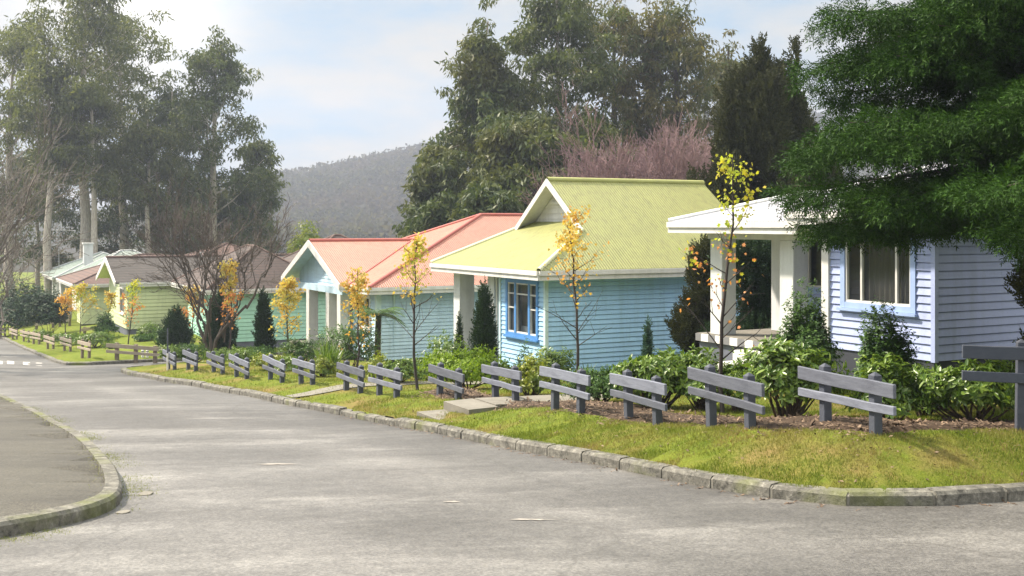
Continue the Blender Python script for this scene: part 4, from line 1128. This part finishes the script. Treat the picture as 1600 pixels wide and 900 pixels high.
def bare(px, Y, ytop, rpx, label, mat='trunkdark', seed=0, depth=6, stems=5, r0=.09, name='bare_tree', group=None, tw=.5, split=3, minr=.006, z=None):
    r = np.random.default_rng(seed); X, Y, z0 = spot(px, Y); h = height_to(ytop, Y, z0); rad = rpx*Y/F0
    o = tag(empty(name, (X,Y,z0)), label, 'tree', group)
    tb, fine = Tubes(), Tubes()
    def grow(p, dn, L, rr, dep):
        q = np.linspace(0,1,4); bend = r.normal(0,.10*L,(4,3))*q[:,None]; path = p+dn*L*q[:,None]+bend+np.c_[np.zeros(4),np.zeros(4),.06*L*q*q]
        (tb if dep > 2 else fine).add(path, np.maximum(minr, rr*(1-.4*q)), 6 if dep > 3 else (4 if dep > 1 else 3))
        if dep == 0: return
        for k in range(split if dep > 1 else split+1):
            g = 1 if k == 0 else r.uniform(.35,1); b0 = p+dn*L*g+bend[3]*g
            d2 = nrm(dn+r.normal(0,.42 if k else .22,3)+np.array([0,0,.10])); grow(b0, d2, L*r.uniform(.58,.86), rr*(.66 if k == 0 else .48), dep-1)
    L0 = h*(.37 if depth < 7 else .31)
    for i in range(stems):
        a = i*2*PI/stems+r.uniform(-.4,.4); t = rad/h*r.uniform(.3,1.0) if stems > 1 else .1
        grow(np.array([.05*math.cos(a),.05*math.sin(a),-.1]), nrm([math.cos(a)*t, math.sin(a)*t, 1]), L0, r0, depth-1)
    tb.build('trunk', M[mat], o); fine.build('twigs', M[mat], o)
    return o

# --- gums behind the houses on the street's far end
for a in (
    (20,118,20,125,'gum tree over the far end roofs with spreading grey crown by the picture edge','gum4',.28,22,2.1,150,1),
    (118,112,-110,105,'tallest hazy gum tree with straight pale trunk above the street end','gum4',.42,24,2.1,150,2),
    (195,124,-30,80,'slim hazy gum with two thin stems beside the tallest gum','gum4',.30,20,2.0,140,3),
    (262,120,95,75,'bushy olive gum between the tallest gum and the pointed gum','gum1',.18,20,2.0,140,4),
    (325,114,20,85,'pointed olive gum above the brown tiled roofs','gum1',.22,24,1.9,150,5),
    (395,118,180,50,'short leafy gum at the edge of the wooded hill view','gum1',.1,18,1.6,140,6),
    (60,129,225,90,'dark rounded gum low behind the mint roofed house','gum2',.12,18,2.0,170,7),
    (175,128,262,85,'dark low gum right behind the pale green house roof','gum2',.10,18,2.0,170,8),
    (290,127,262,75,'dark low gum behind the bare vase shaped tree','gum2',.10,18,1.9,170,9),
    (372,128,292,55,'small dark gum behind the mint house roof','gum2',.1,16,1.6,170,10),
    (78,109,40,60,'thin pale stemmed gum between the grey gum and the tallest gum','gum4',.52,14,1.8,140,14),
    (152,108,95,50,'leaning pale stemmed gum just past the tallest gum','gum4',.55,12,1.7,140,15),
    (232,110,150,45,'slender pale stemmed gum in front of the bushy olive gum','gum4',.55,12,1.6,140,16)):
    px,Y,yt,rp,lab,lf,f0,nl,cl,npr,sd = a
    gum(px,Y,yt,rp,lab,lf,f0,int(nl*1.15),cl*.60,int(npr*.47),sd,.52,sub=8)
# --- gums behind the green roof
for a in (
    (752,78,-20,88,'tall pointed dark gum standing apart on the hill side of the grove','gum2',.10,38,1.25,150,21,'cone'),
    (880,80,-70,88,'tallest dense gum in the grove behind the green roof','gum1',.25,26,1.5,150,22,'oval'),
    (955,84,-45,66,'open gum with bronze leaves and visible limbs in the grove','gum3',.35,20,1.2,95,23,'top'),
    (1020,86,-30,66,'thin crowned gum with dark forked limbs over the mauve twigs','gum3',.42,18,1.15,80,24,'top'),
    (1080,84,-28,72,'airy gum with spreading forked limbs next to the dark cypress','gum3',.38,20,1.2,90,25,'top'),
    (1125,90,25,60,'bronze gum half hidden by the dark cypress','gum3',.3,18,1.3,110,26,'oval'),
    (690,72,205,52,'low rounded gum at the foot of the pointed gum','gum2',.05,20,1.2,160,27,'oval'),
    (800,70,150,72,'bushy gum low in the grove above the red roof','gum2',.05,24,1.4,170,28,'oval'),
    (868,68,180,66,'bushy olive gum just behind the green gable','gum1',.05,22,1.4,160,29,'oval'),
    (925,75,165,55,'dark gum beside the mauve twiggy trees','gum2',.1,20,1.3,150,30,'oval'),
    (690,66,290,45,'low dark gum right behind the red roof hip','gum2',.02,16,1.0,150,31,'oval'),
    (770,64,280,60,'low dark gum between red roof and green gable','gum2',.02,18,1.1,160,32,'oval')):
    px,Y,yt,rp,lab,lf,f0,nl,cl,npr,sd,pf = a
    gum(px,Y,yt,rp*1.22,lab,lf,f0,int(nl*1.6),cl*.70,int(npr*.62),sd,.46,pf,'gum trees in the grove behind the green roof', 'trunk' if lf == 'gum3' else 'trunkpale')
gum(478,96,352,26,'little yellow-green tree peeping over the brown roof','rhodoy',.1,12,.9,120,41,.35,'oval',None,name='garden_tree')
# --- mauve leafless trees
for px, Y, yt, rp, lab, sd in ((950,62,238,36,'mauve leafless tree closest to the green gable ridge end',51),(985,63,200,48,'mauve leafless tree with a pale forked stem over the green ridge',52),(1040,62,192,50,'tallest mauve leafless tree over the green ridge',53),(1088,61,205,45,'mauve leafless tree against the dark cypress',54)):
    bare(px,Y,yt,rp*.9,lab,'pink',sd,7,5,.09,'leafless_tree','mauve leafless trees over the green roof',split=3,minr=.011)
# --- dark cypress group
X, Y, z = spot(1196, 37.5); h = height_to(58, Y, z)
lob = []
for k in range(64):
    u = rng.random(); a = rng.uniform(0,2*PI); rmax = 2.95*(1-.78*max(0,u-.42)/.58)
    rr = rmax*math.sqrt(rng.random()); lob.append((rr*math.cos(a), rr*math.sin(a)*.7, h*(.08+.74*u), rng.uniform(.42,.8), rng.uniform(.42,.8), rng.uniform(.9,1.7)))
for k in range(16):
    rr = rng.uniform(0,1.8); a = rng.uniform(0,2*PI); t_ = h*(.95-.13*rr)+rng.uniform(-.4,.3); lob.append((rr*math.cos(a), rr*math.sin(a)*.6, t_-.5, .24, .24, rng.uniform(.8,1.3)))
lob += [(.95,0,h*.93,.24,.24,.8),(-.2,.1,h*.92,.3,.3,1.)]
plume('cypress_tree', X, Y, z, lob, 'dark feathery cypress with pointed tops behind the white porch', 'cyp', 34000, .42, 'tree', None, .75, .22)
X, Y, z = spot(1087, 29.5); h = height_to(372, Y, z)
lob = [(rng.uniform(-.35,.45), rng.uniform(-.3,.3), h*f, .42*(1.1-.35*abs(f-.5)), .42, .5) for f in np.linspace(.12,.88,12)]
plume('dark_shrub', X, Y, z, lob, 'tall dark feathery shrub between the blue wall and the white porch', 'cyp', 5200, .26, 'shrub', None, .8, .08)
X, Y, z = spot(1195, 27.8); h = height_to(380, Y, z)  # shrub added as a dark backing for the shaded porch opening
plume('dark_shrub', X, Y, z, [(rng.uniform(-.9,.8), rng.uniform(-.3,.3), h*f, .75, .5, .5) for f in np.linspace(.1,.95,16)], 'dark shrub added behind the open white porch to darken its opening', 'topiary', 7000, .26, 'shrub', None, .8, .08)
# --- the big fir
fx, fy = 7.75, 15.4; fz = zt1(fx, fy); H = 13.5
fir = tag(empty('fir_tree', (fx,fy,fz)), 'huge deep green fir with drooping boughs in front of the periwinkle house', 'tree')
tb = Tubes(); tb.add([(0,0,-.3),(.05,0,H*.5),(0,0,H)], [.30,.18,.02], 10)
r = np.random.default_rng(5); PP, AA, SS = [], [], []
for w in range(40):
    h0 = 2.75+(H-2.95)*(w/40)**1.1; u = (h0-2.75)/(H-2.75); Lm = 3.9*(1-u)**.80+.2
    for k in range(9):
        az = w*1.13+k*2*PI/9+r.uniform(-.3,.3); hh = h0+r.uniform(-.1,.35)
        dn = np.array([math.cos(az), math.sin(az), 0]); L = Lm*r.uniform(.74,1.08)
        if dn[1] < -.3: hh += .4                                 # boughs over the bank are lifted
        if dn[1] > .35: L *= .72                                  # hemmed in by the house
        q = np.linspace(0,1,9); drop = -.06*L*np.sin(PI*q*.5)*(1-u)-.13*L*q**2*(1-u*.6)+.05*L*q**4+.25*u*L*q
        path = np.array([0,0,hh])+dn*L*q[:,None]+np.c_[np.zeros(9),np.zeros(9),drop]
        tb.add(path, .026*(1-.85*q)*(1-.5*u)+.005, 5)
        sidev = np.array([-dn[1], dn[0], 0])
        nl = max(3, int(L/.34))
        for m_ in range(nl):
            g = .28+.76*(m_+r.random()*.6)/nl; c = np.array([np.interp(min(g,1), q, path[:,a_]) for a_ in range(3)])
            wdt = .30+.16*L*math.sin(PI*min(1, g*.8+.1))
            for sg in ((-1,0,1) if wdt > .45 else (0,)):
                cc_ = c+sidev*sg*wdt*r.uniform(.55,1.05)+np.array([0,0,-abs(sg)*r.uniform(.02,.2)])+r.normal(0,.05,3)
                kk = int(r.uniform(40,60)*(1.25 if g > .8 else 1)*(1 if dn[1] < .4 else .5)*(1 if hh < 7.2 else .4)*(1 if dn[0] < .35 else .55)); v = nrm(r.normal(size=(kk,3))); v[:,2] = v[:,2]*.8-.1
                rr = r.uniform(.17,.33)
                PP.append(cc_+v*np.array([rr,rr,rr*.55])*r.random((kk,1))**.5)
                AA.append(v*1.0+dn*.45+sidev*sg*.3+np.c_[r.normal(0,.3,(kk,2)), -.25-.65*r.random(kk)]); SS.append(.20*r.uniform(.5,1.5,kk))
tb.build('trunk', M['trunk'], fir)
PP, AA, SS = np.concatenate(PP), np.concatenate(AA), np.concatenate(SS)
np_obj('crown', *cloud(PP, AA, SS, T_FIR, np.tile([0,0,1.2],(len(PP),1))), M['fir'], fir)
# feathery evergreen at the corner of the house
X, Y, z = spot(1645, 18.2); h = height_to(395, Y, z)
plume('evergreen_shrub', X, Y, z, [(rng.uniform(-.3,.4), rng.uniform(-.2,.2), h*f, .42, .4, .5) for f in np.linspace(.1,.9,8)], 'feathery dark evergreen beside the periwinkle side wall', 'cyp', 3000, .24, 'shrub', None, .7, .06)

# --- shrubs behind the fence
rhodo(1520,2.6,175,562,'broad glossy bush beside the square-on fence panel','rhodo',230,.125,9,stems=22,open_=.08)
rhodo(1385,3.0,110,565,'glossy bush below the dense dark rounded shrub','rhodo',150,.115,8)
rhodo(1385,4.6,100,492,'dense dark rounded shrub under the periwinkle window','shrubd',700,.065,8,T_SMALL)
rhodo(1258,5.4,104,466,'tall dark green small-leaved shrub by the white pillar','shrubd',700,.07,8,T_SMALL)
rhodo(1235,2.5,150,534,'yellowish rhododendron with bare stems showing between two fence panels','rhodo',200,.13,9,stems=26,open_=.12)
rhodo(1150,3.4,90,556,'mid green bush behind the sparse maple','rhodo',140,.10,8)
rhodo(1030,2.7,130,548,'large-leaved green bush with bare lower stems below the blue wall','rhodo',210,.135,9,stems=22,open_=.12)
rhodo(1095,3.1,90,555,'broad-leaved bush between the large-leaved bush and the maple','rhodo',150,.12,8,stems=16,open_=.08)
rhodo(935,2.7,95,570,'fine-leaved dark mounded bush beside the orange maple','shrubd',420,.06,8,T_SMALL,open_=-.05)
rhodo(830,2.9,95,560,'yellow-green bush spilling over the fence by the path','rhodoy',190,.10,8)
rhodo(865,4.3,60,540,'darker green bush behind the yellow-green bush','rhodo',120,.09,8)
rhodo(818,4.6,36,538,'thin upright twiggy bush under the blue framed window','shrubd',60,.075,7,stems=10)
rhodo(728,2.9,112,540,'round lime green bush by the concrete steps','lime',520,.07,8,T_SMALL)
rhodo(700,4.6,84,526,'brownish green spreading bush behind the round lime bush','rhodo',170,.10,8)
rhodo(622,2.8,66,560,'low leafy bush beside the slim dark-trunked maple','rhodo',120,.10,8)
rhodo(592,3.2,60,556,'pale leafy bush below the tree fern','rhodoy',110,.09,8)
rhodo(545,4.6,95,500,'dark spreading bush at the foot of the yellow-orange maple','shrubd',420,.075,8,T_SMALL)
rhodo(505,2.6,46,560,'yellowish low bush next to the strappy clump','rhodoy',110,.085,8)
rhodo(425,2.9,66,552,'low yellow-green bush at the dense yellow maple','rhodoy',150,.085,8)
rhodo(380,2.8,54,545,'light green bush behind the fourth panel from the pole','rhodo',120,.085,8)
rhodo(345,2.9,50,543,'mixed green bush behind the third panel from the pole','rhodo',120,.085,8)
rhodo(300,3.0,50,535,'dark low bush behind the second panel from the pole','shrubd',220,.07,8,T_SMALL)
rhodo(268,3.6,40,536,'small dull bush just behind the thin pole','rhodo',90,.08,8)
rhodo(395,6.0,70,540,'wide dark bush under the bare vase shaped tree','shrubd',240,.08,8,T_SMALL)
rhodo(470,5.0,60,525,'brown green bush between yellow maple and red-roofed porch','shrubd',240,.08,8,T_SMALL)
rhodo(985,3.3,62,572,'low green bush between the mounded fine-leaved bush and the large-leaved bush','rhodo',110,.10,8)
rhodo(1448,3.4,74,578,'low leafy bush filling the gap before the dark plinth corner','rhodo',120,.11,8)
rhodo(785,3.6,54,566,'small olive bush where the concrete path ends behind the fence','rhodo',100,.09,8)
rhodo(655,3.9,70,560,'low dull green bush between the slim maple and the round lime bush','rhodo',120,.095,8)
rhodo(455,2.9,52,558,'low bush filling the gap beside the dense yellow maple trunk','rhodo',110,.085,8)
# strappy clump
def straps(px, D, hgt, n, label, mat='strap', rad=.35, Lf=.8, group=None):
    X, Y, z = along(px, D); o = tag(empty('strappy_plant', (X,Y,z)), label, 'plant', group); t = Tubes(); V, F, m = [], [], 0
    for i in range(n):
        a = rng.uniform(0,2*PI); l = Lf*rng.uniform(.6,1.15); dn = np.array([math.cos(a), math.sin(a), 0]); sd = np.array([-dn[1],dn[0],0])
        out = rng.uniform(.15,.75); b0 = np.array([*rng.normal(0,rad*.25,2), -.02])
        for k in range(5):
            v = k/4; p = b0+dn*l*out*v+np.array([0,0,l*(1.1*v-.75*out*v*v)]); w = .018*(1-v**2)+.002; V += [p-sd*w, p+sd*w]
        for k in range(4): F.append((m+2*k, m+2*k+1, m+2*k+3, m+2*k+2))
        m += 10
    np_obj('foliage', V, F, M[mat], o); 
    return o
straps(512, 3.1, 1, 170, 'tall strappy green clump beside the fence under the red roof', Lf=.95)
straps(1010, 2.5, 1, 50, 'small strappy tuft behind the fence at the large-leaved bush', Lf=.4, rad=.2)
straps(915, 5.3, 1, 40, 'grassy tuft against the blue weatherboard wall', 'fern', Lf=.5, rad=.25)
# tree fern
X, Y, z = along(590, 5.6); o = tag(empty('tree_fern', (X,Y,z)), 'arching tree fern by the red-roofed house wall', 'fern')
hF = height_to(492, Y, z)
t = Tubes(); t.add([(0,0,-.1),(0,0,hF*.5),(.03,0,hF)], [.12,.10,.09], 8); t.build('trunk', M['trunk'], o)
V, F, m = [], [], 0
for i in range(22):
    a = i*2.4+rng.uniform(-.2,.2); dn = np.array([math.cos(a), math.sin(a), 0]); sd = np.array([-dn[1],dn[0],0]); L = rng.uniform(.8,1.15); el = rng.uniform(.25,.9)
    for k in range(26):
        v = (k+.5)/26; c = np.array([0,0,hF])+dn*L*v*.95+np.array([0,0,L*(el*v-.75*v*v)]); w = .24*math.sin(PI*min(1,v*.85+.12))
        for s in (-1,1):
            tip = c+sd*s*w+dn*.07-np.array([0,0,w*.35]); b = dn*.016
            V += [c-b, tip-b*.3, tip+b*.3, c+b]; F.append((m,m+1,m+2,m+3)); m += 4
np_obj('foliage', V, F, M['fern'], o)
# --- conifers and topiary in the gardens
def cone_shrub(px, D, wpx, ytop, label, mat='topiary', n=1500, size=.16, Y=None, far=False, name='conifer_shrub', kk=8, bulge=1.0, base=.08):
    if Y is None: X, Y, z = along(px, D, far)
    else: X, Y, z = spot(px, Y)
    h = height_to(ytop, Y, z); r_ = wpx/2*Y/F0
    lob = [(rng.normal(0,.06)*r_, rng.normal(0,.06)*r_, h*f, r_*.92*(math.sin(PI*min(1,.30+.70*f))**.8), r_*.92*(math.sin(PI*min(1,.30+.70*f))**.8), h*.17) for f in np.linspace(base+.1,.86,kk)]
    return plume(name, X, Y, z, lob, label, mat, n, size, 'shrub', 'clipped conifers in the front gardens', .7, .04)
cone_shrub(756,6.6,46,440,'tall dark conifer beside the green-roofed porch pillars',n=2600,size=.2)
cone_shrub(718,6.2,16,486,'small narrow conifer by the front porch pillar',n=700,size=.14)
cone_shrub(1012,6.9,20,497,'little blue-green conifer against the blue wall','bluegreen',500,.17)
cone_shrub(412,8.2,32,452,'dark clipped conifer before the mint wall',n=1300,size=.3,Y=44)
cone_shrub(345,8.5,58,452,'broad dark conifer behind the bare vase shaped tree',n=1800,size=.32,Y=46)
cone_shrub(275,8.0,60,478,'dark spreading conifer below the brown tiled roof',n=1600,size=.3,Y=50)
# --- autumn maples
sapling(1130,3.0,224,'tall sparse maple with green and orange leaves by the white porch',[('map_green',.8,.3,1),('map_pink',.2,0,.55)],460,.085,.62,(.03,0),seed=1,nb=20,bare=.22,lo=.2)
sapling(900,4.6,322,'orange-gold maple against the sky blue wall',[('map_or',.72,.25,1),('map_yel',.28,.6,1)],760,.095,.85,(.06,0),seed=2,nb=22,bare=.12,lo=.24)
sapling(653,2.2,362,'slim maple with bare dark trunk and yellow-green top',[('map_yel',.75,.35,1),('map_green',.25,.6,1)],620,.10,.72,(.02,0),seed=3,nb=20,bare=.30,lo=.3)
sapling(560,4.4,412,'yellow-orange maple over the dark bush by the red roof',[('map_yel',.55,.3,1),('map_or',.45,0,.8)],1000,.115,.70,(-.02,0),seed=4,nb=22,bare=.05,lo=.15)
sapling(452,4.6,428,'dense yellow maple beside the red-roofed porch',[('map_yel',1,0,1)],1300,.125,.75,(0,0),seed=5,nb=24,bare=.02,lo=.22,Y=38)
sapling(358,5.0,398,'tall narrow yellow maple before the mint wall',[('map_yel',.75,.3,1),('map_pink',.25,0,.5)],1000,.13,.6,(.01,0),seed=6,nb=22,bare=.1,lo=.3,Y=42)
sapling(293,6.0,440,'salmon and yellow maple under the brown tiled roof',[('map_yel',.6,.4,1),('map_pink',.4,0,.6)],850,.13,.75,(.02,0),seed=7,nb=20,bare=.08,lo=.3,Y=51)
sapling(200,5.0,432,'dull olive and red maple in front of the lemon gable',[('map_green',.6,.4,1),('map_pink',.4,0,.6)],600,.13,.75,(.03,0),seed=8,nb=20,bare=.12,lo=.2,far=True,Y=56)
sapling(122,6.0,440,'two-tone yellow maple before the pale green wall',[('map_yel',.7,.2,1),('map_green',.3,.5,1)],1000,.15,1.1,(.05,0),seed=9,nb=22,bare=.08,lo=.3,far=True,Y=62)
sapling(103,8.0,452,'orange maple beside the two-tone yellow maple',[('map_or',1,.2,1)],700,.15,.9,(.02,0),seed=10,nb=20,bare=.08,lo=.3,far=True,Y=66)
sapling(160,9.0,452,'leaning yellow maple by the lemon gable',[('map_yel',1,.3,1)],500,.15,.7,(.25,0),seed=12,nb=18,bare=.25,lo=.3,far=True,Y=64)
# --- bare trees
bare(330,44,312,105,'bare vase shaped tree with dark spreading branches before the brown roofs','twigbrown',61,6,5,.08,split=3,minr=.0065)
bare(-95,42,195,140,'bare grey tree reaching in over the street end','twiggrey',63,6,4,.10,split=3,minr=.009)
bare(-20,56,320,85,'smaller bare grey tree behind the bleached fence','twiggrey',65,5,5,.08,split=3,minr=.012)
# --- far gardens
rhodo(75,9,62,452,'big dark round shrub under the mint iron roof','topiary',500,.16,8,T_SMALL,far=True,Y=72)
rhodo(40,0,120,444,'tall dark hedge bush across the end of the bleached fence row','topiary',650,.2,8,T_SMALL,far=True,Y=84)
rhodo(20,6,70,470,'dark shrub mass at the end of the bleached fence','topiary',420,.16,8,T_SMALL,far=True,Y=75)
rhodo(150,4,60,517,'low green hedge plant behind the bleached panels','rhodo',160,.13,8,far=True,Y=56)
rhodo(105,3.2,50,520,'green bush between the second and third bleached panels','rhodo',140,.13,8,far=True,Y=60)
rhodo(65,3.2,44,517,'green bush behind the fourth bleached panel','rhodo',140,.13,8,far=True,Y=66)
rhodo(175,2.6,24,535,'leafy bush at the corner of the long rail fence','rhodo',90,.11,8,far=True,Y=54)
rhodo(233,7,34,503,'rounded green bush beside the lemon wall','rhodo',140,.12,8,far=True,Y=58)
rhodo(225,4,30,522,'small dark bush on the lemon house lawn','shrubd',120,.11,8,T_SMALL,far=True,Y=57)
rhodo(165,12,40,492,'grey-green mound at the foot of the lemon gable','shrubd',200,.13,8,T_SMALL,far=True,Y=62)
rhodo(262,6,40,512,'dark bush near the thin white pole','shrubd',200,.12,8,T_SMALL,far=True,Y=55)

# ------------------------------------------------------------------ wooded hill
rx = np.array([-400,0,250,425,550,675,850,1050,1250,1600,2200]); ry = np.array([345,335,322,300,279,254,228,200,212,250,300])
def zhill(x, y):
    px = CX+F0*x/np.maximum(y, 200)*1.0
    top = (HY-np.interp(CX+F0*x/780., rx, ry))/F0*780.
    return -10+(top+10)*smooth((y-330)/450.) - .03*np.clip(y-780,0,60) + 1.6*np.sin(x*.021+y*.013)*smooth((y-220)/200)+2.2*np.sin(x*.008-y*.017)*smooth((y-220)/200)
xs = np.arange(-650, 800, 14); ys = np.arange(180, 850, 14); gx, gy = np.meshgrid(xs, ys); gz = zhill(gx, gy)
nx, ny = len(xs), len(ys); i = (np.arange(ny-1)[:,None]*nx+np.arange(nx-1)[None]).ravel()
kind(np_obj('hill', np.c_[gx.ravel(),gy.ravel(),gz.ravel()], np.c_[i,i+1,i+nx+1,i+nx], M['hillwood'], None, True), 'structure')
n = 20000; yy = 340+450*rng.random(n)**.85; pxr = rng.uniform(380,1320,n); xx = (pxr-CX)/F0*yy
m = 14; hh = rng.uniform(5,10.5,n); idx = np.repeat(np.arange(n), m); N = len(idx)
g = nrm(rng.normal(size=(N,3))); P = np.c_[xx[idx], yy[idx], zhill(xx[idx], yy[idx])+hh[idx]*.55]+g*np.c_[hh[idx]*.30,hh[idx]*.30,hh[idx]*.45]
kind(np_obj('far_forest', *cloud(P, rng.normal(size=(N,3)), hh[idx]*rng.uniform(.12,.28,N), (T_SMALL[0]*np.array([1.5,1,1]), T_SMALL[1])), M['hillwood']), 'stuff')

# ------------------------------------------------------------------ air, sky, sun, camera
mb = MB(); mb.box((-1100,-40,-32),(1100,860,92)); hz_o = mb.build('haze', M['white']); kind(hz_o, 'stuff')
hm = bpy.data.materials.new('haze'); hm.use_nodes = True; nt = hm.node_tree
nt.nodes.remove(nt.nodes['Principled BSDF'])
pv = nt.nodes.new('ShaderNodeVolumePrincipled'); pv.inputs['Color'].default_value = (.70,.78,1.0,1); pv.inputs['Density'].default_value = .00058; pv.inputs['Anisotropy'].default_value = .35
nt.links.new(pv.outputs[0], nt.nodes['Material Output'].inputs['Volume'])
hz_o.data.materials[0] = hm

AZ, EL = math.radians(-70), math.radians(47)       # sun: to the left of the view, compass angle from +Y
sd = Vector((math.sin(AZ)*math.cos(EL), math.cos(AZ)*math.cos(EL), math.sin(EL)))
w = bpy.data.worlds.new('World'); scene.world = w; w.use_nodes = True; nt = w.node_tree; N_ = nt.nodes; L = nt.links.new
bg = N_['Background']; bg.inputs['Strength'].default_value = .065
sky = N_.new('ShaderNodeTexSky'); sky.sky_type = 'NISHITA'; sky.sun_disc = False; sky.sun_elevation = EL; sky.sun_rotation = AZ
sky.air_density = 1.0; sky.dust_density = 1.5; sky.ozone_density = 1.0
tc = N_.new('ShaderNodeTexCoord'); sp = N_.new('ShaderNodeSeparateXYZ'); L(tc.outputs['Generated'], sp.inputs[0])
def mth(op, a, b=None):
    n = N_.new('ShaderNodeMath'); n.operation = op
    for k, v in ((0,a),(1,b)):
        if v is None: continue
        if isinstance(v, (int,float)): n.inputs[k].default_value = v
        else: L(v, n.inputs[k])
    return n.outputs[0]
den = mth('ADD', mth('MAXIMUM', sp.outputs[2], 0), .16)
cb = N_.new('ShaderNodeCombineXYZ'); L(mth('DIVIDE', sp.outputs[0], den), cb.inputs[0]); L(mth('DIVIDE', sp.outputs[1], den), cb.inputs[1])
f = noise(nt, 1.25, 8, .60, vec=cb.outputs[0], stretch=(1,.9,1))
c1 = ramp(nt, f, .36, .58)
low = ramp(nt, sp.outputs[2], .0, .30, (1,1,1,1), (0,0,0,1))
veil = mix(nt, .5, low, c1, 'SCREEN')
cc = mix(nt, .8, sky.outputs[0], (2.5,3.75,4.9))
cc = mix(nt, mix(nt, 1., low, (.5,.5,.5), 'MULTIPLY'), cc, (3.4,3.85,4.15))
cc = mix(nt, mix(nt, 1., c1, (.85,.85,.85), 'MULTIPLY'), cc, (5.0,4.65,4.1))
# sun glow painted into the sky colour, well off the sun lamp's direction
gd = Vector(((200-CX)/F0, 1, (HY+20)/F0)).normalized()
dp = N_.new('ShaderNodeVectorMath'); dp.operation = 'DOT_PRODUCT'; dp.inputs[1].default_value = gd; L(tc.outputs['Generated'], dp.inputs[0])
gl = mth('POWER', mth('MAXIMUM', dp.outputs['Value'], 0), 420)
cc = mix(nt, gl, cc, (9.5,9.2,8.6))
up_ = mix(nt, ramp(nt, sp.outputs[2], .24, .75), (1,1,1), (4.0,3.7,3.3))   # overhead sky, out of view, boosted to add ambient fill
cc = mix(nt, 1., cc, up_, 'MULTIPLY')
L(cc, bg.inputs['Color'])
sun = bpy.data.lights.new('sun', 'SUN'); sun.energy = 3.9; sun.angle = math.radians(3.5); sun.color = (1,.89,.74)
so = link(bpy.data.objects.new('sun', sun)); so.rotation_euler = (-sd).to_track_quat('-Z','Y').to_euler(); so.location = (-20,10,30)

cam = bpy.data.cameras.new('camera'); cam.sensor_width = 36; cam.lens = F0/1600*36; cam.shift_y = -(450-HY)/1600; cam.clip_end = 5000; cam.clip_start = .05
co = link(bpy.data.objects.new('camera', cam)); co.location = (0,0,0); co.rotation_euler = (PI/2,0,0)
scene.camera = co
scene.view_settings.view_transform = 'Standard'; scene.view_settings.look = 'None'; scene.view_settings.gamma = 1; scene.view_settings.use_curve_mapping = False
scene.view_settings.exposure = 1.3
scene.render.engine = 'CYCLES'
scene.cycles.use_denoising = True
scene.cycles.max_bounces = 6; scene.cycles.transparent_max_bounces = 8; scene.cycles.volume_bounces = 0
scene.render.resolution_x, scene.render.resolution_y = 1024, 576
